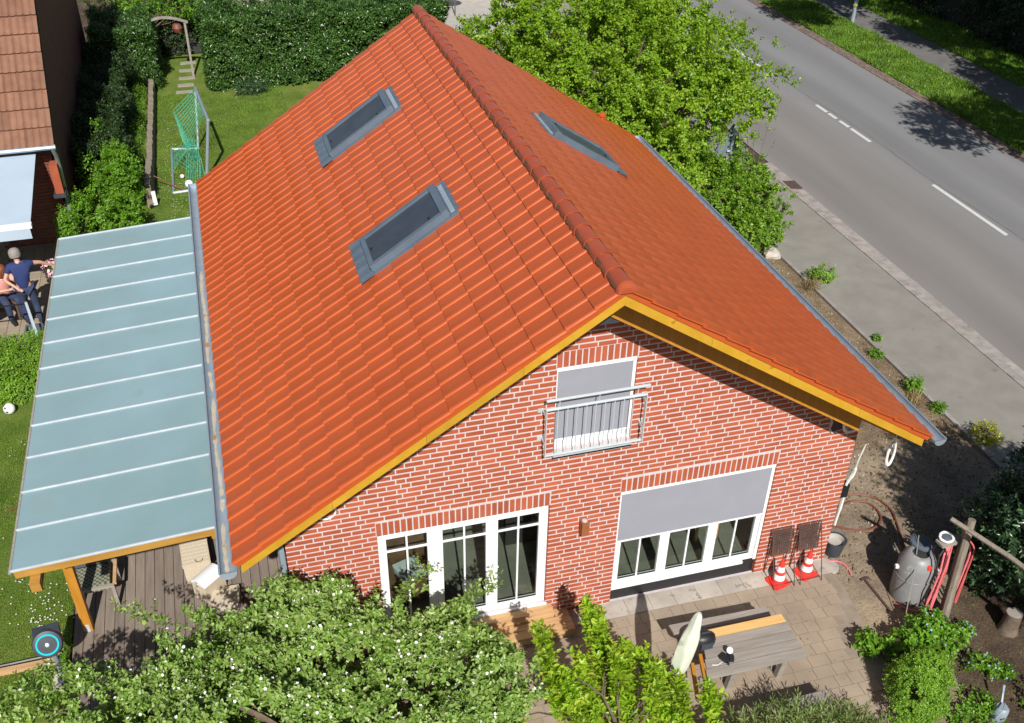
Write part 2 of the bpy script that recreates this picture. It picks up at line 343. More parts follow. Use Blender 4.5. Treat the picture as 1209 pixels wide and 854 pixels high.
def jitter_poly(pts, amp, step):
    """subdivide a closed outline and make it uneven"""
    out = []
    for i, p in enumerate(pts):
        q = pts[(i + 1) % len(pts)]; n = max(1, int(math.dist(p, q) / step))
        for k in range(n):
            t = k / n; out.append((p[0] + (q[0] - p[0]) * t + random.uniform(-amp, amp), p[1] + (q[1] - p[1]) * t + random.uniform(-amp, amp)))
    return out

# ---------------------------------------------------------------- foliage
def unit(v): return v / np.maximum(np.linalg.norm(v, axis=-1, keepdims=True), 1e-9)
def rv(n): return unit(rng.normal(size=(n, 3)))
def leaf_mesh(name, P, D, Nn, ln, wd, mats, fold=.18, shape=4, mi=None):
    """P base points, D along the leaf, Nn its normal, ln, wd length and width: folded, pointed leaves"""
    n = len(P); D = unit(D); Nn = unit(Nn - D * np.sum(Nn * D, 1, keepdims=True)); B = np.cross(D, Nn)
    ln = np.broadcast_to(ln, n)[:, None]; wd = np.broadcast_to(wd, n)[:, None]; f = Nn * wd * fold
    if shape == 4:
        V = np.stack([P, P + D * ln * .5 + B * wd / 2 + f, P + D * ln - f * .6, P + D * ln * .5 - B * wd / 2 + f], 1)
        T = np.array([[0, 1, 2], [0, 2, 3]])
    else:
        V = np.stack([P, P + D * ln * .3 + B * wd / 2 + f, P + D * ln * .7 + B * wd * .38 + f, P + D * ln - f * 1.2, P + D * ln * .7 - B * wd * .38 + f, P + D * ln * .3 - B * wd / 2 + f], 1)
        T = np.array([[0, 1, 2], [0, 2, 3], [0, 3, 4], [0, 4, 5]])
    k = V.shape[1]; F = (T[None] + (np.arange(n) * k)[:, None, None]).reshape(-1, 3)
    V = V.reshape(-1, 3); me = bpy.data.meshes.new(name)
    me.vertices.add(len(V)); me.vertices.foreach_set('co', V.astype(np.float32).ravel())
    me.loops.add(len(F) * 3); me.loops.foreach_set('vertex_index', F.astype(np.int32).ravel())
    me.polygons.add(len(F)); me.polygons.foreach_set('loop_start', np.arange(0, len(F) * 3, 3, dtype=np.int32)); me.polygons.foreach_set('loop_total', np.full(len(F), 3, dtype=np.int32))
    for m in (mats if isinstance(mats, (list, tuple)) else [mats]): me.materials.append(MT[m])
    if mi is not None: me.polygons.foreach_set('material_index', np.repeat(mi, len(T)).astype(np.int32))
    me.update(); me.validate(); return me
def sprigs(base, d, length, nleaf, ln, wd, droop=.15, spread=.9, up=.5):
    """leaves set round twigs: arrays for leaf_mesh"""
    n = len(base); d = unit(d); length = np.broadcast_to(length, n)
    t = (np.arange(nleaf) + .6) / nleaf; t = t[None, :].repeat(n, 0) + rng.uniform(-.3, .3, (n, nleaf)) / nleaf
    P = base[:, None] + d[:, None] * (t * length[:, None])[..., None]; P[..., 2] -= droop * length[:, None] * t ** 2
    a = unit(np.cross(d, rv(n))); b = np.cross(d, a)
    ph = np.arange(nleaf)[None] * 2.4 + rng.uniform(0, 6.3, (n, 1)) + rng.uniform(-.4, .4, (n, nleaf))
    rad = a[:, None] * np.cos(ph)[..., None] + b[:, None] * np.sin(ph)[..., None]
    fw = (.25 + .75 * t)[..., None]
    D = d[:, None] * fw + rad * spread + rng.normal(size=P.shape) * .15; D[..., 2] -= droop
    Nn = d[:, None] * .8 - rad * .3 + rng.normal(size=P.shape) * .25; Nn[..., 2] += up
    s = rng.uniform(.7, 1.15, (n, nleaf)) * (1.05 - .35 * t)
    return P.reshape(-1, 3), D.reshape(-1, 3), Nn.reshape(-1, 3), (s * ln).ravel(), (s * wd).ravel()
def blob_points(blobs, n, shell=.45, flat=None):
    """points in the outer shell of ellipsoid blobs [(cx,cy,cz,rx,ry,rz)], none deep inside another blob; with outward direction"""
    B = np.array(blobs, float); w = B[:, 3] * B[:, 4] + B[:, 4] * B[:, 5] + B[:, 3] * B[:, 5]; w /= w.sum()
    k = rng.choice(len(B), n, p=w); u = rv(n); rr = 1 - shell * rng.random(n) ** 1.6
    P = B[k, :3] + u * B[k, 3:] * rr[:, None]
    lump = 1 + .0 * rr
    inside = np.zeros(n, bool)
    for b in B: inside |= (np.linalg.norm((P - b[:3]) / b[3:], axis=1) < (1 - shell) * .95)
    O = unit(u / B[k, 3:]); return P[~inside], O[~inside]
def clumpy(P, O, keep=.62, freq=2.2, seed=0):
    """thin the points by a slow random field so gaps and clumps appear"""
    r = np.random.default_rng(seed); f = np.zeros(len(P))
    for _ in range(7):
        kx = r.normal(size=3) * freq; f += np.sin(P @ kx + r.uniform(0, 6.3))
    th = np.quantile(f, 1 - keep); m = (f > th) | (r.random(len(P)) < .12); return P[m], O[m]
def foliage(name, parent, blobs, nsprig, length, nleaf, ln, wd, mats, shell=.45, lump=.0, keep=.75, freq=2.2, upb=.35, jit=.6, shape=4, droop=.15, zmin=.03, seed=1, extra=None, tuft=0, mesh_name=None, flower=None, spread=.9, minz_dir=None):
    P, O = blob_points(blobs, nsprig, shell); P, O = clumpy(P, O, keep, freq, seed)
    if lump:
        r2 = np.random.default_rng(seed + 5); f = np.zeros(len(P))
        for _ in range(8): f += np.sin(P @ (r2.normal(size=3) * freq * 1.5) + r2.uniform(0, 6.3))
        P = P + O * (f / 2.2 * lump)[:, None]
    d = O + rng.normal(size=O.shape) * jit * .6; d[:, 2] += upb
    m = P[:, 2] > zmin; P, d = P[m], d[m]
    if extra is not None: P = np.vstack([P, extra[0]]); d = np.vstack([d, extra[1]])
    base = P - unit(d) * (np.asarray(length) * .5 if np.isscalar(length) else .1)
    if tuft:
        ne = 0 if extra is None else len(extra[0]); main = len(P) - ne; c_ = np.repeat(P[:main], tuft, 0); dc = np.repeat(unit(d[:main]), tuft, 0) + rng.normal(size=(main * tuft, 3)) * .62; dc[:, 2] += .15
        P = np.vstack([c_ + rng.normal(size=c_.shape) * .02, P[main:]]); d = np.vstack([dc, d[main:]]); base = np.vstack([c_, base[main:]]); P[:main * tuft] += unit(dc) * length * .4
    A = sprigs(base, d, length * rng.uniform(.7, 1.3, len(P)), nleaf, ln, wd, droop, spread)
    o = woff(parent); mesh = leaf_mesh(mesh_name or name, A[0] - np.array(o), A[1], A[2], A[3], A[4], mats, shape=shape)
    ob = link(name, mesh, parent); WOFF[ob.name] = o
    if flower:
        fn, fm, fs, frac = flower; k = rng.random(len(P)) < frac; Q = P[k]; dd = unit(d[k])
        Fm = len(Q); Q = Q + dd * (length * .55); npet = 5
        a = unit(np.cross(dd, rv(Fm))); b = np.cross(dd, a); PP, DD, NN = [], [], []
        for i in range(npet):
            t = 2 * math.pi * i / npet; r_ = a * math.cos(t) + b * math.sin(t); PP.append(Q - np.array(o)); DD.append(r_ + dd * .35); NN.append(dd)
        fmsh = leaf_mesh(fn, np.vstack(PP), np.vstack(DD), np.vstack(NN), fs, fs * .95, fm, fold=-.1); fo = link(fn, fmsh, parent); WOFF[fo.name] = o; fo['kind'] = 'stuff'
    return ob, P
def limbs(name, parent, base, top, tips, r0, mats='bark', seed=3, n=7):
    rr = random.Random(seed); m = MB(); base, top = Vector(base), Vector(top); k = 5
    pts = [base.lerp(top, i / k) + Vector((rr.uniform(-.04, .04), rr.uniform(-.04, .04), 0)) * (0 if i == 0 else 1) for i in range(k + 1)]
    m.tube(pts, [r0 * (1.25 if i == 0 else 1 - .45 * i / k) for i in range(k + 1)], n)
    for tip in tips:
        tip = Vector(tip); s0 = rr.uniform(.45, 1.); st = base.lerp(top, s0); mid = st.lerp(tip, .5) + Vector((rr.uniform(-.15, .15), rr.uniform(-.15, .15), rr.uniform(-.05, .2)))
        m.tube([st, st.lerp(mid, .5) + Vector((0, 0, .05)), mid, mid.lerp(tip, .5) + Vector((rr.uniform(-.06, .06), rr.uniform(-.06, .06), .03)), tip], [r0 * .5, r0 * .4, r0 * .28, r0 * .18, r0 * .08], 5)
    return m.build(name, mats, parent, smooth=True)
def tree(name, loc, label, cat, blobs, crown_name='crown', trunk=True, r0=.12, top=None, ntips=14, group=None, **kw):
    t = thing(name, loc, label, cat, group)
    o, P = foliage(crown_name, t, blobs, parent=None, **kw) if False else foliage(crown_name, t, blobs, **kw)
    if trunk:
        idx = rng.choice(len(P), ntips, replace=False); c = np.mean([b[:3] for b in blobs], 0)
        tips = [tuple(c + (P[i] - c) * .88) for i in idx]
        limbs('trunk' if r0 > .05 else 'stems', t, loc, top or (c[0], c[1], c[2]), tips, r0)
    return t
# ================================================================ ground and setting
def sheet(name, poly, z, m, kind='structure', thick=.0, sub=None):
    mb = MB()
    if thick: mb.prism(poly, z - thick, z)
    else: mb.add([(x, y, z) for x, y in poly], [tuple(range(len(poly)))])
    return mb.build(name, m, **{'kind': kind})
def rect(x0, x1, y0, y1): return [(x0, y0), (x1, y0), (x1, y1), (x0, y1)]
sheet('ground', rect(-300, 300, -200, 400), -.03, 'darksoil')
sheet('lawn', jitter_poly([(-9, 8.9), (9.2, 8.9), (9.2, 24.6), (1.25, 24.6), (1.0, 28.5), (-.9, 28.5), (-1.2, 24.6), (-9, 24.6)], .04, .5), -.012, 'lawn')
sheet('side_lawn', jitter_poly([(-9, -6), (-1.98, -6), (-1.98, 9.0), (-3.0, 9.2), (-9, 9.3)], .02, .4), -.006, 'lawn')
sheet('garden_soil', jitter_poly([(8.95, -6), (20, -6), (20, 2.2), (14.2, 2.3), (12.5, 3), (9.5, 3.2), (9.4, -.4), (9.1, -2.2)], .05, .3), -.016, 'soil')
sheet('garden_bed', jitter_poly([(9.4, 2.6), (13.72, 2.1), (13.74, 10.6), (13.2, 15), (9.2, 15), (9.2, 3)], .02, .4), -.009, 'bedsoil')
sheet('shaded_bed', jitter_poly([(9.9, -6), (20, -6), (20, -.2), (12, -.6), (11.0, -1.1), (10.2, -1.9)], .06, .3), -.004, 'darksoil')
# road, pavement and verge
road = sheet('road', rect(16.12, 23.2, -60, 160), .0, 'road')
mb = MB()
for y0, y1 in ((8.86, 11.95), (15.0, 16.1), (16.18, 16.75), (16.9, 17.4), (17.47, 18.16), (20.98, 24.0), (27, 30), (33, 36), (2.9, 6.0), (-3.1, 0)):
    mb.add([(19.66, y0, .005), (19.78, y0 + .03, .005), (19.78, y1, .005), (19.66, y1 - .03, .005)], [(0, 1, 2, 3)])
mb.build('lane_marking', 'paint', None, kind='structure')
mb = MB(); y = -10.; x = 19.9
while y < 40:
    nx = 19.9 + .05 * math.sin(y * .9) + random.uniform(-.012, .012); w = random.uniform(.004, .014); mb.add([(x, y, .0035), (x + w, y, .0035), (nx + w, y + .25, .0035), (nx, y + .25, .0035)], [(0, 1, 2, 3)]); x = nx; y += .25
mb.build('road_seam', 'dark', None, kind='structure')
mb = MB(); mb.prism([(15.78, 12.55), (16.1, 12.5), (16.12, 13.0), (15.8, 13.05)], -.02, .082)
gg = solo(mb, 'drain_grate', 'mesh_iron', (15.95, 12.8, 0), 'rusty brown drain cover in the kerb strip below the roadside shrub', 'drain')
pv = sheet('pavement', [(13.8, -20), (15.72, -20), (15.72, 80), (13.8, 80)], .05, 'path', thick=.12)
mb = MB()
for i in range(46): mb.box(13.72, 13.8, -3 + i * .9, -3 + i * .9 + .88, -.1, .055)
mb.build('edging_stone', 'kerb', pv, kind='stuff')
km = MB(); km.box(0, .2, 0, .235, 0, .10); kme = _mesh('kerb_stone', km.V, km.F, 'kerb')
for j in range(2):
    for i in range(58):
        o = link('kerb_stone', kme, pv, (15.722 + j * .2, 0.3 + i * .24 + j * .12, -.035 + random.uniform(0, .006) - j * .02))
        o.rotation_euler = (random.uniform(-.01, .01), 0, random.uniform(-.02, .02))
mb = MB()
for i in range(190):
    for j in range(3):
        y = 2 + i * .16; mb.obox((23.15 + j * .13, y + random.uniform(-.01, .01), .0 + random.uniform(0, .012)), (.12, .14, .04), random.uniform(-.1, .1))
gs = sheet('verge_kerb', rect(23.08, 23.5, -60, 160), .003, 'soil'); mb.build('gutter_set', 'redset', gs, kind='stuff')
sheet('grass_verge', jitter_poly([(23.5, -30), (25.55, -30), (25.55, 90), (23.5, 90)], .07, .5), .02, 'verge')
sheet('footpath', [(25.5, -60), (27.1, -60), (27.1, 160), (25.5, 160)], .012, 'farpath')
sheet('far_bank', rect(27.1, 60, -60, 160), .02, 'verge')
# patio of single slabs
pat = sheet('patio', [(3.0, -5.2), (9.25, -5.2), (9.32, -2.2), (9.55, -.6), (9.5, 0.02), (3.0, 0.02)], .022, 'paverjoint', thick=.07)
sizes = [(.3, .2), (.2, .2), (.4, .2)]
n = 0; stones = []
sm = {}
for w in (.2, .3, .4): 
    t = MB(); t.hexa([(.003, .003, -.05), (w - .003, .003, -.05), (w - .002, .198, -.05), (.002, .198, -.05), (.004, .004, .03), (w - .004, .004, .03), (w - .004, .196, .03), (.004, .196, .03)]); sm[w] = _mesh('paving_stone', t.V, t.F, 'paver')
y = -.51; row = 0
while y > -4.3:
    x = 3.05 + (row % 2) * .13
    while x < 9.3:
        w = random.choice((.2, .2, .3, .3))
        lim = 9.15 if y < -1.2 else 9.45
        if x + w > lim: break
        stones.append((x, y, w)); x += w
    y -= .2; row += 1
C0 = Vector(camo.location)
stones.sort(key=lambda s: (Vector((s[0], s[1], 0)) - Vector((7.4, -1.2, 0))).length)
rest = MB()
for i, (x, y, w) in enumerate(stones):
    if i < 295:
        o = link('paving_stone', sm[w], pat, (x, y, random.uniform(-.002, .003))); o.rotation_euler = (random.uniform(-.008, .008), random.uniform(-.008, .008), 0)
    else: rest.hexa([(x + a, y + b, z) for z, e in ((-.05, .003), (.03, .006)) for a, b in ((e, e), (w - e, e), (w - e, .2 - e), (e, .2 - e))])
rest.build('paving_stones', 'paver', pat, kind='stuff')
mb = MB()
for i in range(17):
    x = 3.05 + i * .385; mb.box(x, x + .38, -.30, .01, -.05, .034)
mb.build('edge_slabs', 'paverdust', pat, kind='stuff')

# ================================================================ the house
HX0, HX1, HY1 = 1.265, 9.538, 8.9
XL, XR, XM, ZE, ZR = .6785, 9.9085, 5.27, 3.1826, 6.1698
Y0, Y1 = -.993, 9.932
tL = (ZR - ZE) / (XM - XL); tR = (ZR - ZE) / (XR - XM)
def rz(x): return ZE + (x - XL) * tL if x < XM else ZE + (XR - x) * tR
house = thing('brick_house', (5.4, 4.4, 0), 'red brick gable-fronted house with orange-red tiled roof, white French doors and yellow verge boards', 'house')
doors = (2.459, 4.864, .345, 2.275); bigw = (5.904, 8.309, .03, 2.268); smw = (4.868, 5.943, 3.24, 4.557)
D = .12
gw = MB(); ops = [doors, bigw, smw]
xs = sorted({HX0, HX1, XM, *[v for o in ops for v in o[:2]]})
for a, b in zip(xs, xs[1:]):
    m_ = (a + b) / 2; cuts = sorted([(o[2], o[3]) for o in ops if o[0] <= m_ <= o[1]]); z = 0.0
    segs = []
    for z0, z1 in cuts: segs.append((z, z0)); z = z1
    for z0, z1 in segs: gw.box(a, b, 0.0, D, z0, z1)
    ra, rb = rz(a) - .07, rz(b) - .07
    gw.hexa([(a, 0, z), (b, 0, z), (b, D, z), (a, D, z), (a, 0, ra), (b, 0, rb), (b, D, rb), (a, D, ra)])
gable = gw.build('gable_wall', 'mortar', house)
# single bricks, proud of the mortar
CH, BL, BH, J = .0833, .233, .0615, .0175
brk = []; cj = []                            # (x, z, w, h)
for k in range(74):
    z = .05 + k * CH; zc = z + BH / 2
    if z > 6.2: break
    xa = HX0 if k > 0 else HX0
    # span of the wall at this course
    lo = HX0; hi = HX1; zt = z + BH + .09
    if zt > rz(HX0): lo = XL + (zt - ZE) / tL
    if zt > rz(HX1): hi = XR - (zt - ZE) / tR
    if hi - lo < .1: break
    spans = [(lo, hi)]
    for o in ops:
        top = o[3] + .252 if True else o[3]
        if o[2] - .03 < zc < top:
            ns = []
            for s in spans:
                if s[1] <= o[0] or s[0] >= o[1]: ns.append(s)
                else:
                    if s[0] < o[0]: ns.append((s[0], o[0] - (.012 if zc > o[3] else 0)))
                    if s[1] > o[1]: ns.append((o[1] + (.012 if zc > o[3] else 0), s[1]))
            spans = ns
    pj, cj = cj, []
    for s0, s1 in spans:
        if s1 - s0 < .03: continue
        x = s0; first = True; i = 0
        seq = random.Random(k * 3 + int(s0 * 10))
        w = [.24, .115, .1775, .24][k % 4] if first else BL
        while x < s1 - .02:
            e = min(x + w, s1)
            if any(abs(e - q) < .042 for q in pj) and s1 - e > .1:
                for w2 in (.108, .233, .17):
                    if not any(abs(x + w2 - q) < .042 for q in pj): e = min(x + w2, s1); break
            if s1 - e < .05: e = s1
            cj.append(e)
            if e - x > .02: brk.append((x, z, e - x, BH))
            x = e + J; i += 1
            w = .115 if seq.random() < .13 else BL
sold = []
for o, n_ in ((doors, 29), (bigw, 29), (smw, 13)):
    p = (o[1] - o[0] + .0113) / n_
    for i in range(n_): sold.append((o[0] + i * p, o[3] + .006, p - .019, .226))
allb = brk + sold
def bd(b): return (Vector((b[0], 0, b[1])) - Vector((5.9, -1.2, 3.6))).length
order = sorted(range(len(allb)), key=lambda i: bd(allb[i]))
near = set([i for i in order if i >= len(brk)][:71]); 
for i in order:
    if len(near) >= 298: break
    near.add(i)
bcache = {}
def brickmesh(w, h):
    key = (round(w, 3), round(h, 3))
    if key not in bcache:
        t = MB(); e = .003; t.add([(0, .05, 0), (w, .05, 0), (w, .05, h), (0, .05, h), (0, -.002, 0), (w, -.002, 0), (w, -.002, h), (0, -.002, h), (e, -.006, e), (w - e, -.006, e), (w - e, -.006, h - e), (e, -.006, h - e)],
            [(0, 1, 5, 4), (1, 2, 6, 5), (2, 3, 7, 6), (3, 0, 4, 7), (4, 5, 9, 8), (5, 6, 10, 9), (6, 7, 11, 10), (7, 4, 8, 11), (8, 9, 10, 11)])
        bcache[key] = _mesh('brick', t.V, t.F, 'brick')
    return bcache[key]
WO = WOFF[house.name]
restb = MB()
for i, (x, z, w, h) in enumerate(allb):
    if i in near: link('brick', brickmesh(w, h), gable, (x - WO.x, random.uniform(-.0015, .0015) - WO.y, z - WO.z))
    else:
        me = brickmesh(w, h); jy = random.uniform(-.0015, .0015)
        restb.add([(v.co.x + x, v.co.y + jy, v.co.z + z) for v in me.vertices], [tuple(p.vertices) for p in me.polygons])
# bricks in the reveals
for o, dd in ((doors, .1), (bigw, .1), (smw, .1)):
    z = o[2] + .01
    while z < o[3] - .05:
        for xx, s in ((o[0], 1), (o[1], -1)):
            if s < 0: restb.box(xx - .004, xx + .002, .004, dd, z, z + BH)
            else: restb.box(xx - .002, xx + .004, .004, dd, z, z + BH)
        z += CH
restb.build('brick_courses', 'brick', gable, kind='stuff')
# other walls
mb = MB(); mb.box(HX0, HX0 + .25, D, HY1, 0, rz(HX0) - .16); mb.build('side_wall', 'brick', house)
mb = MB(); mb.box(HX1 - .25, HX1 - .004, D, HY1, 0, rz(HX1) - .16); mb.build('side_wall', 'brick', house)
mb = MB()
for a, b in ((HX0, XM), (XM, HX1)): mb.hexa([(a, HY1 - .25, 0), (b, HY1 - .25, 0), (b, HY1, 0), (a, HY1, 0), (a, HY1 - .25, rz(a) - .16), (b, HY1 - .25, rz(b) - .16), (b, HY1, rz(b) - .16), (a, HY1, rz(a) - .16)])
mb.build('rear_wall', 'brick', house)
# damaged patch and repair by the eave
mb = MB(); pts = [(9.02, 3.02), (9.06, 2.98), (9.06, 2.74), (9.1, 2.71), (9.24, 2.72), (9.32, 2.78), (9.33, 2.86), (9.3, 2.93)]
mb.add([(x, -.009, z) for x, z in pts] + [(x, 0, z) for x, z in pts], [tuple(range(8))] + [(i, (i + 1) % 8, 8 + (i + 1) % 8, 8 + i) for i in range(8)]); mb.build('dark_patch', 'mesh_iron', house)
mb = MB(); mb.tube([(9.0, -.012, 3.0), (9.04, -.014, 2.9), (9.03, -.014, 2.78), (9.08, -.014, 2.7), (9.17, -.013, 2.69)], [.012, .02, .014, .02, .01], 5); mb.build('mortar_smear', 'mortar', house)

# ---- roof deck
roof = MB()
Ya, Yb = Y0 + .078, Y1 - .03
roof.hexa([(XL + .05, Ya, ZE - .12), (XM, Ya, ZR - .14), (XM, Yb, ZR - .14), (XL + .05, Yb, ZE - .12), (XL + .05, Ya, ZE + .01), (XM, Ya, ZR - .02), (XM, Yb, ZR - .02), (XL + .05, Yb, ZE + .01)])
roof.hexa([(XM, Ya, ZR - .14), (XR - .05, Ya, ZE - .12), (XR - .05, Yb, ZE - .12), (XM, Yb, ZR - .14), (XM, Ya, ZR - .02), (XR - .05, Ya, ZE + .01), (XR - .05, Yb, ZE + .01), (XM, Yb, ZR - .02)])
roof = roof.build('roof', 'dark', house)
# ---- roof tiles
NC, NR = 43, 14
TW = (Y1 - Y0) / NC
SL = math.hypot(XM - XL, ZR - ZE); SR = math.hypot(XR - XM, ZR - ZE)
def prof(t):                                          # a roll that rises steeply at the side lap and sinks slowly into the pan
    t = t % 1.0 if t < 1 else 1.0
    K = [(0, .0), (.035, .0115), (.075, .017), (.12, .0185), (.17, .0178), (.25, .0145), (.36, .010), (.5, .006), (.68, .0028), (.85, .0008), (1, 0)]
    for (a, ha), (b, hb) in zip(K, K[1:]):
        if t <= b: return ha + (hb - ha) * (t - a) / (b - a)
    return 0
def tilemesh(RL, flap=None):
    V, F = [], []; ts = [0, .012, .035, .075, .12, .17, .25, .36, .5, .68, .85, 1.0]; n = len(ts)
    rows = [(-.010, .030 - .016), (-.010, .030), (-.003, .032), (RL * .5, .022), (RL + .035, .011)]
    for u, h in rows:
        for t in ts: V.append((u, t * TW, h + prof(t)))
    for r in range(len(rows) - 1):
        for k in range(n - 1): a = r * n + k; F.append((a, a + n, a + n + 1, a + 1))
    for side, (k, yy) in ((0, (0, 0)), (1, (n - 1, TW))):   # thickness at the side lap
        b = len(V)
        for u, h in rows[1:]: V.append((u, yy, h + prof(ts[k]) - .018))
        for r in range(len(rows) - 2):
            a0 = (r + 1) * n + k; a1 = a0 + n; F.append((a0, b + r, b + r + 1, a1) if side == 0 else (a0, a1, b + r + 1, b + r))
    if flap is not None:                                    # verge tiles carry a flap set a little inside their edge
        y_ = .03 if flap == 0 else TW - .03; b = len(V); hh = prof(.1) if flap == 0 else .0
        V += [(-.008, y_, .04 + hh), (-.008, y_, -.068), (RL, y_, -.07), (RL, y_, .0 + hh)]; V += [(x, y + (.012 if flap == 0 else -.012), z) for x, y, z in V[-4:]]
        q = [(b, b + 1, b + 2, b + 3), (b + 1, b, b + 4, b + 5), (b + 1, b + 5, b + 6, b + 2)]; F += q if flap == 0 else [tuple(reversed(x)) for x in q]
    me = _mesh('roof_tile', V, [tuple(reversed(f)) for f in F], 'tile', smooth=True); me.set_sharp_from_angle(angle=R(50)); return me
RLl, RLr = SL / NR, SR / NR
TM = {('L', None): tilemesh(RLl), ('L', 0): tilemesh(RLl, 0), ('R', None): tilemesh(RLr), ('R', 1): tilemesh(RLr, 1)}
cl, sl_ = (XM - XL) / SL, (ZR - ZE) / SL; cr, sr = (XR - XM) / SR, (ZR - ZE) / SR
ML = Matrix(((cl, 0, -sl_), (0, 1, 0), (sl_, 0, cl))); MR = Matrix(((-cr, 0, sr), (0, -1, 0), (sr, 0, cr)))
holes = [('L', 14, 18), ('L', 30, 34), ('R', 23, 27)]
tiles = []
for side in 'LR':
    for c in range(NC):
        for r in range(NR):
            if any(side == h[0] and h[1] <= c < h[2] and 7 <= r <= 10 for h in holes): continue
            y = Y0 + c * TW + (TW if side == 'R' else 0)
            if side == 'L': p = Vector((XL, y, ZE)) + ML @ Vector((r * RLl, 0, 0)); M3 = ML; key = ('L', 0 if c == 0 else None)
            else: p = Vector((XR, y, ZE)) + MR @ Vector((r * RLr, 0, 0)); M3 = MR; key = ('R', 1 if c == 0 else None)
            tiles.append(((p - C0).length * (.75 if side == 'L' else 1.0), p, M3, key))
tiles.sort(key=lambda t: t[0])
rt = MB()
arrV = []; arrF = []; nb = 0
for i, (d_, p, M3, key) in enumerate(tiles):
    me = TM[key]; jz = Matrix.Rotation(random.uniform(-.004, .004), 3, 'Z')
    if i < 298:
        o = link('roof_tile', me, roof, p - WO); o.rotation_euler = (M3 @ jz).to_euler()
    else:
        A = np.array([v.co for v in me.vertices]) @ np.array(M3 @ jz).T + np.array(p - WO); arrV.append(A)
        arrF += [tuple(x + nb for x in pl.vertices) for pl in me.polygons]; nb += len(A)
me = _mesh('roof_tiles', np.vstack(arrV).tolist(), arrF, 'tile', smooth=True); me.set_sharp_from_angle(angle=R(50)); o = link('roof_tiles', me, roof); o['kind'] = 'stuff'
# ---- ridge tiles
nrt = 31; rl = (Y1 - Y0 + .02) / nrt
t = MB(); sec = [(0.0, .098), (.0, .108), (.03, .110), (.036, .100), (rl * .5, .096), (rl + .02, .092)]
V, F = [], []; nn = 11
for u, r_ in sec:
    for k in range(nn): a = math.pi * (k / (nn - 1)) ; V.append((math.cos(a) * r_ * 1.12, u, math.sin(a) * r_ * .95 - (.03 if k in (0, nn - 1) else 0)))
for r in range(len(sec) - 1):
    for k in range(nn - 1): a = r * nn + k; F.append((a, a + nn, a + nn + 1, a + 1))
rme = _mesh('ridge_tile', V, F, 'ridge', smooth=True); rme.set_sharp_from_angle(angle=R(35))
for i in range(nrt):
    o = link('ridge_tile', rme, roof, Vector((XM, Y0 + .02 + i * rl, ZR - .005)) - WO); o.rotation_euler.z = random.uniform(-.006, .006)
V = [(math.cos(math.pi * k / 10) * .112 * 1.1, 0, math.sin(math.pi * k / 10) * .112 - (.03 if k in (0, 10) else 0)) for k in range(11)]; V2 = [(x * .9, -.035, z * .9) for x, y, z in V]
mb = MB(); mb.add([(XM + x, Y0 + .03 + y, ZR - .01 + z) for x, y, z in V + V2 + [(0, -.045, .05)]], [(k, k + 1, 12 + k, 11 + k) for k in range(10)] + [(11 + k, 12 + k, 22) for k in range(10)] + [(10, 0, 11, 21), (21, 11, 22)]); mb.build('ridge_end_cap', 'ridge', roof)
mb = MB()                                    # crumpled ridge roll under the ridge tiles
for sgn in (-1, 1):
    V, F = [], []; n_ = 150
    for i in range(n_ + 1):
        y = Y0 + .05 + (Y1 - Y0 - .1) * i / n_; 
        for q, w in enumerate((.09, .110 + random.uniform(-.006, .014))):
            x = XM + sgn * w; V.append((x, y, rz(x) + (.068 if q else .10) + random.uniform(-.004, .006)))
    for i in range(n_): a = i * 2; F.append((a, a + 2, a + 3, a + 1))
    mb.add(V, F)
mb.build('ridge_roll', 'brown', roof)
# ---- verge boards
def slope_board(name, y0, y1, d0, d1, xa, xb, m):
    mb = MB(); side = xa < XM and xb <= XM
    za, zb = rz(xa), rz(xb)
    mb.hexa([(xa, y0, za - d1), (xb, y0, zb - d1), (xb, y1, zb - d1), (xa, y1, za - d1), (xa, y0, za - d0), (xb, y0, zb - d0), (xb, y1, zb - d0), (xa, y1, za - d0)])
    if not name.startswith('verge'): return mb.build(name, m, house)
    n_ = 4
    for i in range(n_):
        u, v = xa + (xb - xa) * i / n_ + (.0015 if i else 0), xa + (xb - xa) * (i + 1) / n_ - (.0015 if i < n_ - 1 else 0); zu, zv = rz(u), rz(v); q = MB()
        q.hexa([(u, y0, zu - d1), (v, y0, zv - d1), (v, y1, zv - d1), (u, y1, zu - d1), (u, y0, zu - d0), (v, y0, zv - d0), (v, y1, zv - d0), (u, y1, zu - d0)]); q.build(name, m, house)
slope_board('verge_board', Y0 + .044, Y0 + .074, .03, .215, XL + .06, XM, 'board')
slope_board('verge_board', Y0 + .044, Y0 + .074, .03, .215, XM + .001, XR - .08, 'board')
slope_board('verge_board', Y1 - .04, Y1 - .01, .03, .19, XL + .06, XM, 'board')
slope_board('verge_board', Y1 - .04, Y1 - .01, .03, .19, XM + .001, XR - .06, 'board')
slope_board('inner_rafter', -.53, -.45, .17, .595, XL + .35, XM, 'post')
slope_board('inner_rafter', -.53, -.45, .17, .595, XM + .001, 9.1, 'post'); slope_board('rafter_end', -.53, -.45, .17, .40, 9.101, XR - .2, 'post')
slope_board('soffit', Y0 + .076, -.002, .145, .165, XL + .08, XM, 'board')
slope_board('soffit', Y0 + .076, -.002, .145, .165, XM + .001, XR - .1, 'board')
mb = MB(); mb.obox((XM - .02, -.25, ZR - .62), (.34, .5, .22)); mb.build('ridge_membrane', 'anthracite', house)
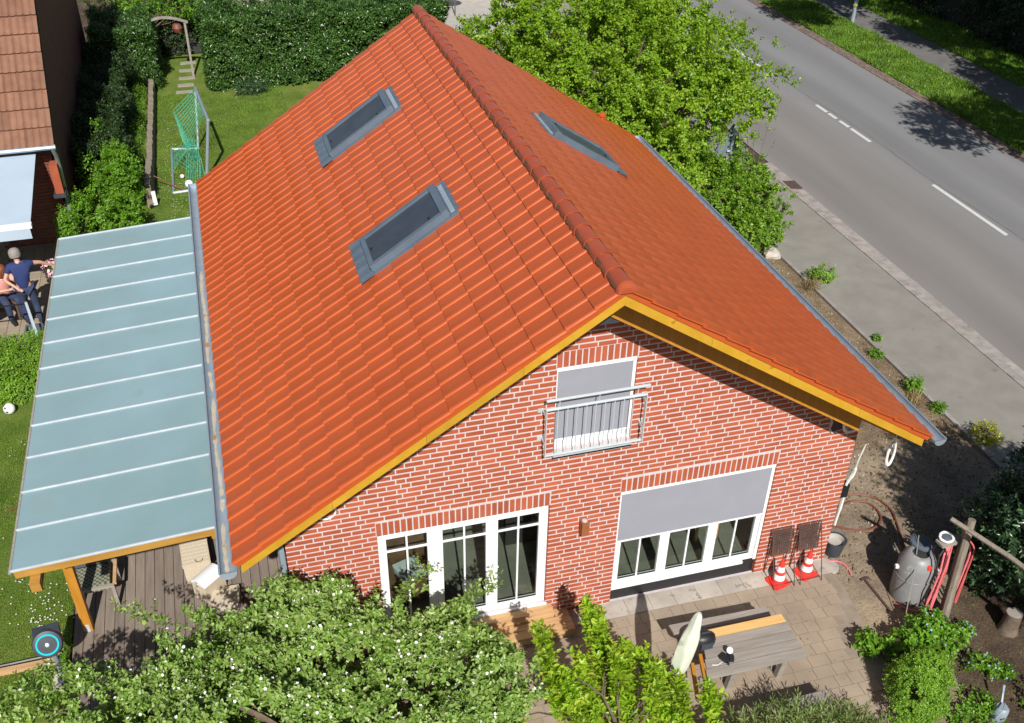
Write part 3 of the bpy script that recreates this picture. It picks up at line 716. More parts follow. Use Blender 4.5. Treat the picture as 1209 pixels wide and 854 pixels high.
# ---- gutters
def gutter(x, sgn, y0, y1, z, r_, m, open_y=True):
    mb = MB(); n_ = 9; k_ = 14; V, F = [], []
    for i in range(k_ + 1):
        y = y0 + (y1 - y0) * i / k_
        for q in range(n_): a = math.pi + math.pi * q / (n_ - 1); V.append((x + math.cos(a) * r_, y, z + math.sin(a) * r_))
        for q in range(n_): a = math.pi + math.pi * (n_ - 1 - q) / (n_ - 1); V.append((x + math.cos(a) * (r_ - .006), y, z + math.sin(a) * (r_ - .006) + .002))
    w = 2 * n_
    for i in range(k_):
        for q in range(w): a = i * w + q; b_ = i * w + (q + 1) % w; F.append((a, a + w, b_ + w, b_))
    mb.add(V, F)
    for y in (y0, y1):
        V = [(x + math.cos(math.pi + math.pi * q / 8) * r_, y, z + math.sin(math.pi + math.pi * q / 8) * r_) for q in range(9)]; d = .012 if y == y1 else -.012
        mb.add(V + [(a, b_ + d, c) for a, b_, c in V], [tuple(range(9)), tuple(range(17, 8, -1))] + [(q, q + 1, q + 10, q + 9) for q in range(8)])
    xo = x + sgn * r_; mb.tube([(xo, y0, z), (xo, y1, z)], .013, 7)
    g_ = mb.build('gutter', m, house, smooth=True)
    for y in np.arange(y0 + .4, y1, .78):
        mb = MB(); pts = [(x - sgn * r_, y, z + .02)] + [(x + sgn * math.cos(a) * (r_ + .004), y, z - abs(math.sin(a)) * (r_ + .004)) for a in [math.pi - math.pi * q / 6 for q in range(7)]]
        mb.tube(pts, .007, 4); mb.build('gutter_bracket', m, g_)
    return g_
gL = gutter(XL - .088, -1, Y0 - .07, Y1 - .02, ZE - .02, .1, 'zinc'); gR = gutter(XR + .095, 1, Y0 - .06, Y1, ZE - .01, .088, 'zincc')
mb = MB()                                    # moss and dirt lying in the left gutter
for ya, yb in ((-1.0, -.1), (.1, 2.6), (2.75, 3.3), (3.5, 6.4)):
    n_ = int((yb - ya) / .08); V = []
    for i in range(n_ + 1):
        y = ya + (yb - ya) * i / n_; hw = (.006 + random.uniform(.008, .026)) * (0.3 if i in (0, n_) else 1); c_ = -.012 + .012 * math.sin(y * 3)
        for dx in (c_ - hw, c_, c_ + hw): V.append((XL - .088 + dx, y, ZE - .02 - math.sqrt(.094 ** 2 - dx * dx) + .004 + (.004 if dx == c_ else 0)))
    mb.add(V, [(i * 3 + k, i * 3 + k + 1, i * 3 + k + 4, i * 3 + k + 3) for i in range(n_) for k in range(2)])
mb.build('gutter_silt', 'silt', gL)
for sgn, xe in ((-1, XL), (1, XR)):          # zinc drip strip from the eave into the gutter
    mb = MB(); xa, xb = xe - sgn * .08, xe + sgn * .045; mb.hexa([(xa, Y0 + .08, rz(xa) - .004), (xb, Y0 + .08, ZE - .045), (xb, Y1 - .04, ZE - .045), (xa, Y1 - .04, rz(xa) - .004), (xa, Y0 + .08, rz(xa) + .003), (xb, Y0 + .08, ZE - .038), (xb, Y1 - .04, ZE - .038), (xa, Y1 - .04, rz(xa) + .003)]); mb.build('drip_strip', 'zincc', house)
mb = MB(); mb.tube([(XL - .06, .35, ZE - .08), (XL - .06, .35, ZE - .3), (XL + .4, .12, ZE - .55), (HX0 - .06, .1, ZE - .7), (HX0 - .06, .1, .05)], .045, 8); mb.build('downpipe', 'zinc', house, smooth=True)
mb = MB(); mb.tube([(XR + .05, 9.2, ZE - .08), (XR - .1, 9.2, ZE - .4), (HX1 + .06, 9., ZE - .6), (HX1 + .06, 9., .05)], .045, 8); mb.build('downpipe', 'zincc', house, smooth=True)
# soil vent on the right slope
mb = MB(); vx, vy = 9.05, 9.6; vz = rz(vx)
mb.obox((vx, vy, vz + .04), (.3, .25, .03), tilt=MR @ Matrix.Identity(3)); mb.lathe([(.06, -.05), (.06, .1), (.085, .11), (.085, .15), (.03, .17)], (vx, vy, vz), 12); mb.build('vent_pipe', 'tile', roof, smooth=True)
# ---- skylights
def skylight(side, c0, c1):
    M3 = ML if side == 'L' else MR; RL_ = RLl if side == 'L' else RLr
    ya, yb = Y0 + c0 * TW, Y0 + c1 * TW; yc = (ya + yb) / 2; s0, s1 = 7 * RL_, 11 * RL_; org = Vector((XL if side == 'L' else XR, 0, ZE)); w = (yb - ya); sg = 1 if side == 'L' else -1
    def pt(u, v, h): return org + Vector((0, yc, 0)) + M3 @ Vector((u, v, h))
    def bx(m_, u0, u1, v0, v1, h0, h1):
        return m_.hexa([pt(u0, v0, h0), pt(u1, v0, h0), pt(u1, v1, h0), pt(u0, v1, h0), pt(u0, v0, h1), pt(u1, v0, h1), pt(u1, v1, h1), pt(u0, v1, h1)])
    f = MB(); h = w / 2
    lo, hi = s0 + .10, s1 - .13; top = .125
    bx(f, lo, lo + .075, -h + .07, h - .07, .0, top); bx(f, hi - .1, hi, -h + .07, h - .07, .0, top + .012)
    bx(f, lo + .075, hi - .1, -h + .07, -h + .145, .0, top - .003); bx(f, lo + .075, hi - .1, h - .145, h - .07, .0, top - .003)
    sk = f.build('skylight', 'lead', house)
    g_ = MB(); bx(g_, lo + .07, hi - .095, -h + .14, h - .14, .05, .098); g_.build('pane_blind', 'blind', sk)
    fl = MB()
    # side channels, apron and head flashing
    bx(fl, s0 - .02, s1 + .02, -h - .005, -h + .07, .0, .03); bx(fl, s0 - .02, s1 + .02, h - .07, h + .005, .0, .03)
    bx(fl, hi, s1 + .02, -h + .02, h - .02, .02, .048); fl.build('side_flashing', 'lead', sk)
    ap = MB(); V, F = [], []; nv = 26
    for iu, (u, hh) in enumerate(((s0 - .12, .052), (s0 - .02, .056), (s0 + .1, .05))):
        for k in range(nv + 1):
            v = -h - .06 + (w + .12) * k / nv; tt = (((v * sg + yc - Y0) / TW)) % 1.0
            V.append(pt(u, v, hh + (prof(tt) if side == 'L' else prof(1 - tt)) * (1. if iu < 2 else .2)))
    for r in range(2):
        for k in range(nv): a = r * (nv + 1) + k; F.append((a, a + 1, a + nv + 2, a + nv + 1))
    ap.add(V, F); ap.build('apron', 'lead', sk, smooth=True)
    hd = MB()
    for k in range(14): bx(hd, hi + .02, hi + .085, -h + .08 + k * (w - .2) / 13, -h + .08 + k * (w - .2) / 13 + .02, .048, .066)
    hd.build('head_ribs', 'zincc', sk, kind='stuff')
    hl = MB(); bx(hl, hi - .30, hi - .27, -h + .2, -h + .26, .098, .11); bx(hl, lo + .1, lo + .12, -.02, .04, .098, .112)
    hl.build('screen_clip', 'black', sk)
for a in holes: skylight(*a)

# ---- French doors, big window, small window
def sash(name, parent, x0, x1, z0, z1, y, fr, muntx=True, muntz=None, midz=None, panes=True):
    f = MB(); f.box(x0, x1, y, y + .055, z0, z0 + fr * 1.25); f.box(x0, x1, y, y + .055, z1 - fr, z1); f.box(x0, x0 + fr, y, y + .055, z0 + fr * 1.25, z1 - fr); f.box(x1 - fr, x1, y, y + .055, z0 + fr * 1.25, z1 - fr)
    o = f.build(name, 'white', parent)
    gx0, gx1, gz0, gz1 = x0 + fr, x1 - fr, z0 + fr * 1.25, z1 - fr
    m_ = MB(); xm = (gx0 + gx1) / 2
    if muntx: m_.box(xm - .013, xm + .013, y + .008, y + .03, gz0, gz1)
    if muntz: m_.box(gx0, gx1, y + .0085, y + .0295, muntz - .013, muntz + .013)
    if m_.V: m_.build('glazing_bar', 'white', o)
    g_ = MB(); g_.box(gx0, gx1, y + .032, y + .038, gz0, gz1); g_.build('pane', 'glass', o)
    s_ = MB()
    for a, b, c, d in ((gx0, gx1, gz0, gz0 + .008), (gx0, gx1, gz1 - .008, gz1)): s_.box(a, b, y + .01, y + .031, c, d)
    s_.build('gasket', 'black', o)
    return o
x0, x1, z0, z1 = doors; y = .045
fr = MB(); fr.box(x0, x1, y, y + .08, z1 - .045, z1 - .001); fr.box(x0 + .001, x0 + .05, y, y + .08, z0, z1 - .045); fr.box(x1 - .05, x1 - .001, y, y + .08, z0, z1 - .045); fr.box(x0 + .05, x1 - .05, y, y + .08, z0, z0 + .03)
a1, a2 = x0 + .05 + .70, x0 + .05 + 1.53
fr.box(a1 - .0, a1 + .06, y, y + .08, z0 + .03, z1 - .045); fr.box(x1 - .05 - .0, x1 - .05, y, y + .08, z0, z1)
dw = fr.build('french_doors', 'white', house)
sash('door_leaf', dw, x0 + .05, a1, z0 + .03, z1 - .045, y - .012, .07, True, z1 - .36)
sash('door_leaf', dw, a1 + .06, a2 + .01, z0 + .03, z1 - .045, y - .012, .085, True, z1 - .36)
sash('door_leaf', dw, a2 + .012, x1 - .05, z0 + .03, z1 - .045, y - .012, .085, True, z1 - .36)
mb = MB(); mb.box(a2 + .03, a2 + .06, y - .045, y - .012, 1.25, 1.29); mb.box(a2 + .03, a2 + .1, y - .055, y - .035, 1.265, 1.285); mb.build('door_handle', 'white', dw)
mb = MB(); mb.box(x0 - .02, x1 + .02, -.015, y, z0 - .05, z0 - .002); mb.build('door_sill', 'white', dw)
mb = MB(); mb.box(x0, x1, .02, .11, .0, z0 - .05); mb.build('door_base', 'concrete', house)
x0, x1, z0, z1 = bigw; y = .05; zf = .33
fr = MB(); fr.box(x0, x1, y - .04, y + .08, z1 - .06, z1 - .001); fr.box(x0 + .001, x0 + .03, y - .03, y + .08, zf, z1 - .06); fr.box(x1 - .05, x1 - .001, y - .03, y + .08, zf, z1 - .06)
fr.box(x0 + .03, x1 - .05, y, y + .08, zf, zf + .03)
bw = fr.build('terrace_window', 'white', house)
ww = (x1 - x0 - .08) / 3
for i in range(3): sash('window_sash', bw, x0 + .032 + ww * i, x0 + .028 + ww * (i + 1), zf + .03, z1 - .06, y + .0, .075, True, None)
mb = MB(); mb.box(x0 - .0, x1 - .22, .012, y - .0, zf - .045, zf - .003); mb.build('window_sill', 'white', bw)
mb = MB(); mb.box(x0 + .03, x1 - .05, y - .028, y - .022, 1.30, z1 - .06); mb.build('sun_screen', 'screen', bw)
mb = MB(); mb.box(x0 + .03, x1 - .05, y - .034, y - .014, 1.27, 1.30); mb.build('screen_rail', 'white', bw)
mb = MB(); mb.box(x0, x1, .06, .11, .0, zf - .001); mb.build('window_base', 'black', house)
x0, x1, z0, z1 = smw; y = .05
fr = MB(); fr.box(x0, x1, y - .04, y + .08, z1 - .065, z1 - .001); fr.box(x0 + .001, x0 + .022, y - .03, y + .08, z0, z1 - .065); fr.box(x1 - .045, x1 - .001, y - .03, y + .08, z0, z1 - .065); fr.box(x0 + .022, x1 - .045, y, y + .08, z0, z0 + .03)
sw = fr.build('upper_window', 'white', house)
sash('window_sash', sw, x0 + .025, x1 - .048, z0 + .03, z1 - .065, y, .09, False, None)
mb = MB(); mb.box(x0 + .022, x1 - .045, y - .028, y - .022, 3.41, z1 - .065); mb.build('sun_screen', 'screen', sw)
mb = MB(); mb.box(x0 + .022, x1 - .045, y - .034, y - .014, 3.385, 3.41); mb.build('screen_rail', 'white', sw)
mb = MB(); mb.box(x0 - .02, x1 + .0, -.09, y, z0 - .07, z0 - .045); mb.box(x0 - .02, x1 + .0, -.09, -.085, z0 - .075, z0 - .0); mb.build('metal_sill', 'steel', sw)
# ---- French balcony railing
ry = -.15
rail = MB(); rail.tube([(4.70, ry, 4.045), (6.055, ry, 4.045)], .021, 8); rail = rail.build('balcony_railing', 'steel', house, smooth=True)
mb = MB(); mb.tube([(4.69, ry - .02, 4.2), (6.075, ry - .02, 4.2)], .021, 8); mb.build('handrail', 'steel', rail, smooth=True)
mb = MB(); mb.tube([(4.70, ry, 3.30), (6.04, ry, 3.30)], .018, 8); mb.build('bottom_rail', 'steel', rail, smooth=True)
for xx in (4.70, 6.05):
    mb = MB(); mb.bar((xx, ry, 3.28), (xx, ry, 4.055), .012, .055, (0, 1, 0)); mb.bar((xx, ry + .03, 3.42), (xx, ry + .03, 3.45), .03, .03, (0, 1, 0))
    for zz in (3.5, 3.95): mb.bar((xx, ry, zz), (xx, -.003, zz), .02, .04); mb.obox((xx - (.03 if xx < 5 else -.03), -.008, zz), (.07, .012, .06))
    mb.build('railing_post', 'steel', rail)
for i in range(9):
    xx = 4.86 + i * .127; mb = MB(); mb.tube([(xx, ry, 3.31), (xx, ry, 4.03)], .007, 5); mb.build('baluster', 'steel', rail)
for xx in (4.87, 5.4, 5.92):
    mb = MB(); mb.tube([(xx, ry, 4.05), (xx, ry - .02, 4.19)], .008, 5); mb.build('rail_stub', 'steel', rail)
# ---- wall lamp of rusty steel, junction box with cable by the left verge
mb = MB(); mb.box(5.31, 5.42, -.14, -.008, 1.70, 1.93); lampo = mb.build('wall_lamp', 'amber', house)
mb = MB(); mb.lathe([(.04, .0), (.04, .012), (.02, .02)], (5.365, -.075, 1.93), 12); mb.build('lamp_lens', 'steel', lampo, smooth=True)
def coil(c, ax, ay, n_turn, r_, wob=.006, rad=.011, tail=None):
    pts = []; c = Vector(c); ax, ay = Vector(ax), Vector(ay)
    for i in range(n_turn * 20):
        a = 2 * math.pi * i / 20; k = 1 + .07 * math.sin(a * .37 + 1) ; pts.append(c + ax * math.cos(a) * r_ * k + ay * math.sin(a) * r_ * k + Vector((random.uniform(-wob, wob), -.002 * i / 20, random.uniform(-wob, wob))))
    if tail: pts += [Vector(p) for p in tail]
    return pts
mb = MB(); mb.box(1.62, 1.80, -.09, -.006, 2.86, 3.02); mb.build('junction_box', 'black', house)
solo(MB().tube(coil((1.83, -.07, 2.9), (1, 0, 0), (0, 0, 1), 2, .13), .01, 5), None, 'cable', (1.83, -.07, 2.9), '', '') if False else None
m_ = MB(); m_.tube(coil((1.84, -.06, 2.92), (1, 0, 0), (0, 0, 1), 2, .12), .009, 5); solo(m_, 'cable_coil', 'cable', (1.84, -.06, 2.92), 'thin white cable looped on the brick wall under the lower left verge', 'cable')
m_ = MB(); m_.tube(coil((9.33, -.1, 2.88), (1, .1, 0), (0, 0, 1), 4, .15), .016, 6); solo(m_, 'cable_coil', 'cable', (9.33, -.1, 2.88), 'thick bundle of white cable hooked to the top right corner of the brick wall', 'cable')
m_ = MB(); m_.tube(coil((9.95, -.3, 2.35), (.55, .2, .1), (0, .1, 1.35), 4, .14) , .015, 6); m_.tube([(9.95, -.28, 2.55), (9.92, -.4, 3.0)], .006, 4); solo(m_, 'cable_coil', 'cable', (9.95, -.3, 2.35), 'oval white cable coil hanging below the yellow verge board end', 'cable')
m_ = MB(); m_.hose([(9.62, -.2, 2.85), (9.66, -.1, 2.5), (9.64, -.05, 2.1), (9.66, .0, 1.8), (9.6, .02, 1.55), (9.64, .05, 1.2), (9.62, .05, .7)], [.008, .01, .012, .03, .022, .028, .02], 6); solo(m_, 'loose_cable', 'cable', (9.62, .05, .7), 'white cable hanging straight down beside the right corner of the brick wall', 'cable')
m_ = MB(); m_.box(9.545, 9.66, .0, .12, 1.32, 1.56); solo(m_, 'meter_box', 'black', (9.6, .06, 1.32), 'small black box fixed round the right corner of the brick wall', 'box')

# ---- rooms behind the glass
inn = MB(); FZ = .33
inn.box(HX0 + .26, HX1 - .26, D + .02, 4.5, FZ - .06, FZ - .012); fl_ = inn.build('room_floor', 'grout', house)
ft = MB(); ft.box(0, .595, 0, .295, 0, .01); ftm = _mesh('floor_tile', ft.V, ft.F, 'floortile')
for i in range(13):
    for j in range(9): 
        xx = HX0 + .3 + i * .6 + (j % 2) * .2; yy = D + .03 + j * .3
        if xx + .6 < HX1 - .3: link('floor_tile', ftm, fl_, Vector((xx, yy, FZ - .012)) - WO)
inn = MB(); inn.box(HX0 + .26, HX1 - .26, 4.5, 4.6, FZ, 2.75); inn.box(5.3, 5.4, 2.2, 4.5, FZ, 2.7); inn.build('room_wall', 'innerwall', house)
inn = MB(); inn.box(HX0 + .26, HX1 - .26, D + .01, 4.6, 2.76, 2.9); inn.build('room_ceiling', 'innerwall', house)
inn = MB(); inn.box(4.6, 5.28, 1.3, 3.6, FZ, 1.3); inn.box(8.1, 9.2, 1.1, 3.6, FZ, 1.2); inn.build('cupboard', 'dark', house)
# armchair and table inside, seen through the doors
ch = thing('armchair', (3.0, .75, FZ), 'brown armchair with pale blue cushion behind the left French door pane', 'armchair')
mb = MB(); mb.box(2.72, 3.28, .5, 1.0, FZ + .02, FZ + .38); mb.build('seat', 'brown', ch)
mb = MB(); mb.obox((3.0, 1.05, FZ + .6), (.6, .12, .62), .05); mb.build('backrest', 'brown', ch)
for sx in (-1, 1):
    mb = MB(); mb.box(3 + sx * .31 - .05, 3 + sx * .31 + .05, .5, 1.05, FZ, FZ + .55); mb.build('armrest', 'brown', ch)
mb = MB(); mb.obox((2.98, .75, FZ + .44), (.38, .36, .1), .3); mb.build('cushion', 'cloth', ch)
dt = thing('dining_chair', (7.75, .8, FZ), 'light wooden chair with red cushion behind the right pane of the terrace window', 'chair')
for sx in (-1, 1):
    for sy in (-1, 1):
        mb = MB(); mb.box(7.75 + sx * .18 - .018, 7.75 + sx * .18 + .018, .8 + sy * .18 - .018, .8 + sy * .18 + .018, FZ, FZ + (.9 if sy < 0 else .45)); mb.build('leg', 'newwood', dt)
mb = MB(); mb.box(7.55, 7.95, .6, 1.0, FZ + .45, FZ + .48); mb.build('seat', 'newwood', dt)
mb = MB(); mb.box(7.58, 7.92, .615, .635, FZ + .68, FZ + .88); mb.build('backrest', 'newwood', dt)
mb = MB(); mb.box(7.58, 7.92, .65, .97, FZ + .482, FZ + .53); mb.build('cushion', 'red', dt)
# ---- wooden step in front of the doors
st = thing('wooden_step', (4.3, -.25, 0), 'two-tier step of pale larch boards in front of the French doors', 'step')
def plank(x0, x1, y0, y1, z0, z1, name='plank', m='stepwood', p=None): 
    mb = MB(); mb.box(x0, x1, y0, y1, z0, z1); return mb.build(name, m, p)
plank(2.6, 4.95, -.16, -.02, .27, .305, p=st); plank(2.6, 4.96, -.165, -.135, .165, .268, 'riser', p=st)
plank(2.6, 5.2, -.30, -.17, .135, .165, p=st); plank(2.6, 5.2, -.45, -.306, .133, .163, p=st); plank(2.6, 5.2, -.455, -.43, .03, .13, 'riser', p=st)
plank(4.98, 5.2, -.166, -.02, .135, .165, p=st)
for xx in (2.62, 3.9, 5.17): plank(xx - .02, xx + .02, -.42, -.03, .02, .13, 'bearer', p=st)
# ================================================================ pergola, deck and what stands there
PX0, PX1, PZ0, PZ1, PY1 = -1.965, .50, 2.80, 2.94, 8.87
def pz(x): return PZ0 + (PZ1 - PZ0) * (x - PX0) / (PX1 - PX0)
per = thing('pergola', (-.7, 4.4, 0), 'terrace roof of pale blue-grey panels on orange-brown timber beams beside the house', 'pergola')
bay = PY1 / 12
for i in range(12):
    m_ = MB(); ya, yb = i * bay + .012, (i + 1) * bay - .012
    m_.hexa([(PX0, ya, PZ0 - .016), (PX1, ya, PZ1 - .016), (PX1, yb, PZ1 - .016), (PX0, yb, PZ0 - .016), (PX0, ya, PZ0), (PX1, ya, PZ1), (PX1, yb, PZ1), (PX0, yb, PZ0)]); m_.build('roof_panel', 'panel', per)
for i in range(13):
    y = i * bay; m_ = MB(); m_.bar((PX0 - .01, y, PZ0 + .0), (PX1, y, PZ1 + .0), .034, .016); m_.bar((PX0 - .01, y, PZ0 + .012), (PX1, y, PZ1 + .012), .014, .018); m_.build('cover_strip', 'alu', per)
m_ = MB(); m_.box(PX0 - .03, PX0 - .002, -.02, PY1 + .02, PZ0 - .025, PZ0 + .006); m_.build('edge_strip', 'oldwood', per)
for i in range(13):
    y = i * bay; m_ = MB(); m_.bar((PX0 + .02, y if i else .04, PZ0 - .075), (PX1 - .0, y if i else .04, PZ1 - .075), .06 if i else .075, .11); m_.build('rafter', 'beam', per)
m_ = MB(); m_.box(-1.78, -1.66, -.14, PY1, PZ0 - .27, PZ0 - .13); m_.build('long_beam', 'beam', per)
for y in (1.45, 5.2, 8.6):
    m_ = MB(); m_.box(-1.785, -1.655, y - .06, y + .06, .1, PZ0 - .27); p_ = m_.build('post', 'post', per)
    m_ = MB(); m_.box(-1.75, -1.69, y - .068, y + .068, .05, .24); m_.build('post_anchor', 'steel', p_)
m_ = MB(); m_.bar((.42, 0.1, PZ1 - .21), (.42, PY1, PZ1 - .21), .06, .14); m_.build('wall_beam', 'beam', per)
for y in (4.3, 8.5):
    m_ = MB(); m_.bar((.42, y, .1), (.42, y, PZ1 - .15), .1, .1); m_.build('post', 'post', per)
deck = thing('wooden_deck', (-.4, 3.5, 0), 'grey-brown timber deck of long boards under and in front of the terrace roof', 'deck')
x = -1.93; k = 0
while x < 2.3:
    y1_ = 8.8 if x < HX0 - .15 else -.15
    m_ = MB(); m_.box(x, x + .136, -2.6 + random.uniform(-.01, .01), y1_, .075, .1 + random.uniform(0, .003)); m_.build('deck_board', 'deck', deck); x += .1445
m_ = MB(); m_.box(-1.9, HX0 - .17, -2.5, 8.7, 0.0, .07); m_.box(HX0 - .17, 2.25, -2.5, -.2, 0.0, .07); m_.build('substructure', 'dark', deck)
# lounger frame with plaid cushion
r_ = thing('cushioned_footstool', (-1.55, 2.1, .1), 'low wooden stool frame with checked cushion and grey bolster under the terrace roof', 'stool')
for a in ((-1.85, 1.8), (-1.3, 1.8), (-1.85, 2.35), (-1.3, 2.35)):
    m_ = MB(); m_.box(a[0] - .025, a[0] + .025, a[1] - .025, a[1] + .025, .1, .52); m_.build('leg', 'oldwood', r_)
for q in ((-1.87, -1.28, 1.775, 1.825), (-1.87, -1.28, 2.325, 2.375)): m_ = MB(); m_.box(*q, .52, .56); m_.build('frame_rail', 'oldwood', r_)
m_ = MB(); m_.box(-1.30, -1.25, 1.826, 2.324, .525, .57); m_.build('armrest', 'stepwood', r_)
m_ = MB(); m_.obox((-1.6, 2.05, .5), (.5, .42, .14), .05); m_.build('cushion', 'plaid', r_)
m_ = MB(); m_.tube([(-1.86, 2.27, .62), (-1.36, 2.3, .62)], .055, 8); m_.build('bolster', 'anthracite', r_, smooth=True)
# wicker chest
w_ = thing('wicker_chest', (-.1, 2.3, .1), 'cream wicker chest with a round handle on the deck under the terrace roof', 'chest')
ang = .04; Mz = Matrix.Rotation(R(4), 3, 'Z')
m_ = MB(); m_.obox((-.11, 2.28, .27), (.40, .56, .34), R(4)); m_.build('body', 'wicker', w_)
m_ = MB(); m_.obox((-.11, 2.28, .46), (.42, .58, .04), R(4)); m_.build('lid', 'wicker', w_)
m_ = MB(); m_.tube([(-.05 + .06 * math.cos(a), 2.10 - .0 + .08 * math.sin(a), .486) for a in [math.pi * 1.05 + math.pi * q / 8 for q in range(8)]], .007, 5); m_.build('handle', 'brown', w_)
for j in range(14):
    m_ = MB(); 
    if j % 2 == 0: m_.obox((-.11, 2.28 - .27 + j * .04, .482), (.40, .014, .006), R(4)); m_.build('woven_band', 'wicker', w_)
# white upturned tub
t_ = thing('white_parcel', (.05, 1.7, .1), 'shiny white plastic-topped box standing on the deck by the gutter end', 'box')
m_ = MB(); m_.obox((.06, 1.72, .27), (.40, .28, .33), R(42)); m_.build('body', 'wicker', t_)
V, F = [], []; n_ = 8
for i in range(n_ + 1):
    a = math.pi * i / n_; 
    for s in (-1, 1): V.append(Vector((.06, 1.72, .44)) + Matrix.Rotation(R(42), 3, 'Z') @ Vector((s * .21, -math.cos(a) * .15, math.sin(a) * .07)))
for i in range(n_): F.append((2 * i, 2 * i + 1, 2 * i + 3, 2 * i + 2))
F += [tuple(2 * i for i in range(n_ + 1)), tuple(2 * i + 1 for i in range(n_, -1, -1))]
m_ = MB(); m_.add(V, F); m_.build('lid', 'white', t_, smooth=True)
# hose box with turquoise ring on a stand
h_ = thing('hose_reel_box', (-2.06, .55, 0), 'dark grey hose reel box with a turquoise ring by the deck corner', 'hose reel')
tilt = Matrix.Rotation(R(8), 3, 'Z') @ Matrix.Rotation(R(62), 3, 'X')
m_ = MB(); m_.lathe([(.14, -.11), (.185, -.09), (.2, -.04), (.2, .05), (.185, .085), (.17, .09)], (-2.05, .58, .88), 28, tilt); m_.build('drum_case', 'anthracite', h_, smooth=True)
m_ = MB(); m_.obox((-2.05, .68, .98), (.34, .14, .14), R(8)); m_.build('handle_hood', 'anthracite', h_)
m_ = MB(); V, F = [], []
for k in range(28):
    a = 2 * math.pi * k / 28
    for r__, zz in ((.15, .091), (.15, .102), (.125, .102), (.125, .091)): V.append(Vector((-2.05, .58, .88)) + tilt @ Vector((r__ * math.cos(a), r__ * math.sin(a), zz)))
for k in range(28):
    for q in range(4): F.append((k * 4 + q, k * 4 + (q + 1) % 4, ((k + 1) % 28) * 4 + (q + 1) % 4, ((k + 1) % 28) * 4 + q))
m_.add(V, F); m_.build('ring', 'cyan', h_)
m_ = MB(); m_.lathe([(.12, .088), (.12, .094), (.02, .098)], (-2.05, .58, .88), 24, tilt); m_.build('front_disc', 'anthracite', h_)
m_ = MB(); m_.lathe([(.028, .09), (.028, .115), (.01, .12)], (-2.05, .58, .88), 12, tilt); m_.build('hub', 'steel', h_)
m_ = MB(); m_.tube([(-2.04, .6, .72), (-2.03, .62, .12)], .035, 8); m_.build('stand', 'zincc', h_, smooth=True)
m_ = MB(); m_.lathe([(.09, .0), (.09, .03), (.04, .06)], (-2.03, .62, .04), 14); m_.build('foot', 'anthracite', h_)
m_ = MB(); m_.prism([(-2.2, .48), (-1.96, .5), (-1.94, .78), (-2.18, .8)], -.005, .045); solo(m_, 'stone_block', 'stone', (-2.07, .64, 0), 'rough pale stone block under the foot of the hose reel box', 'stone')
m_ = MB(); m_.bar((-3.6, .98, .04), (-2.15, 1.0, .04), .09, .07); solo(m_, 'lawn_edging_beam', 'stepwood', (-2.8, .99, 0), 'reddish-brown wooden edging laid across the lawn at the lower left', 'edging')
m_ = MB(); m_.tube([(-3.6, 1.12, .02), (-2.8, 1.12, .03), (-2.1, 1.14, .03)], .022, 6); solo(m_, 'black_pipe', 'black', (-2.8, 1.12, 0), 'black irrigation pipe lying along the wooden lawn edging', 'pipe')
m_ = MB(); m_.hose([(-3.2, 4.55, .012), (-2.9, 4.75, .012), (-2.6, 4.95, .014), (-2.3, 5.2, .012), (-2.0, 5.4, .01)], .014, 5); solo(m_, 'garden_hose', 'hosebrown', (-2.6, 4.95, 0), 'thin reddish-brown hose across the left lawn towards the terrace roof', 'hose')
# items under the branches on the deck
m_ = MB(); m_.lathe([(.09, 0), (.13, .2), (.14, .21), (.12, .215)], (.35, .1, .1), 14); m_.lathe([(.12, .17), (.0, .18)], (.35, .1, .1), 14); solo(m_, 'planter', 'white', (.35, .1, .1), 'small whitish planter on the deck below the apple branches', 'planter', smooth=True)
m_ = MB(); m_.prism(jitter_poly([(.0, 1.25), (.45, 1.2), (.5, 1.62), (.1, 1.6)], .02, .1), .1, .25); solo(m_, 'rubble_sack', 'wicker', (.25, 1.4, .1), 'pale crumpled sack on the deck beside the white-topped box', 'sack')

# ================================================================ patio furniture
# picnic table turned a little, with a bench behind
tab = thing('picnic_table', (7.2, -1.8, .03), 'weathered grey plank table with one fresh yellow plank on the patio', 'table')
tz = .775
ys = np.linspace(-1.44, -2.22, 6)
for i in range(5):
    a, b = ys[i], ys[i + 1]; xl = 6.64 - .06 * i; xr = 7.885 - .004 * i
    m_ = MB(); dz = random.uniform(-.003, .003); m_.hexa([(xl, b + .006, tz - .035), (xr, b + .006, tz - .035), (xr, a - .006, tz - .035), (xl + .04, a - .006, tz - .035), (xl, b + .006, tz + dz), (xr, b + .006, tz + dz), (xr, a - .006, tz + dz), (xl + .04, a - .006, tz + dz)])
    m_.build('table_plank', 'newwood' if i == 0 else 'oldwood', tab, **({'label': 'fresh yellow pine plank'} if i == 0 else {}))
for xx in (6.95, 7.72):
    m_ = MB(); m_.box(xx - .035, xx + .035, -2.14, -1.5, tz - .12, tz - .036); m_.build('cross_beam', 'oldwood', tab)
    for yy, sg in ((-2.0, 1), (-1.65, -1)): m_ = MB(); m_.bar((xx, yy + sg * .1, .03), (xx, yy, tz - .05), .08, .08, (1, 0, 0)); m_.build('leg', 'oldwood', tab)
m_ = MB(); m_.bar((6.36, -2.30, .70), (6.50, -1.78, .70), .045, .07); m_.build('stained_rail', 'post', tab)
m_ = MB(); m_.bar((6.22, -2.34, .60), (6.38, -1.82, .60), .045, .07); m_.build('stained_rail', 'post', tab)
for t_ in (.25, .7): m_ = MB(); m_.bar((6.26 + t_ * .1, -2.3 + t_ * .3, .64), (6.38 + t_ * .1, -2.3 + t_ * .3, .70), .03, .03); m_.build('bracket', 'steel', tab)
ben = thing('garden_bench', (7.15, -1.1, .03), 'single weathered plank bench between the picnic table and the brick wall', 'bench')
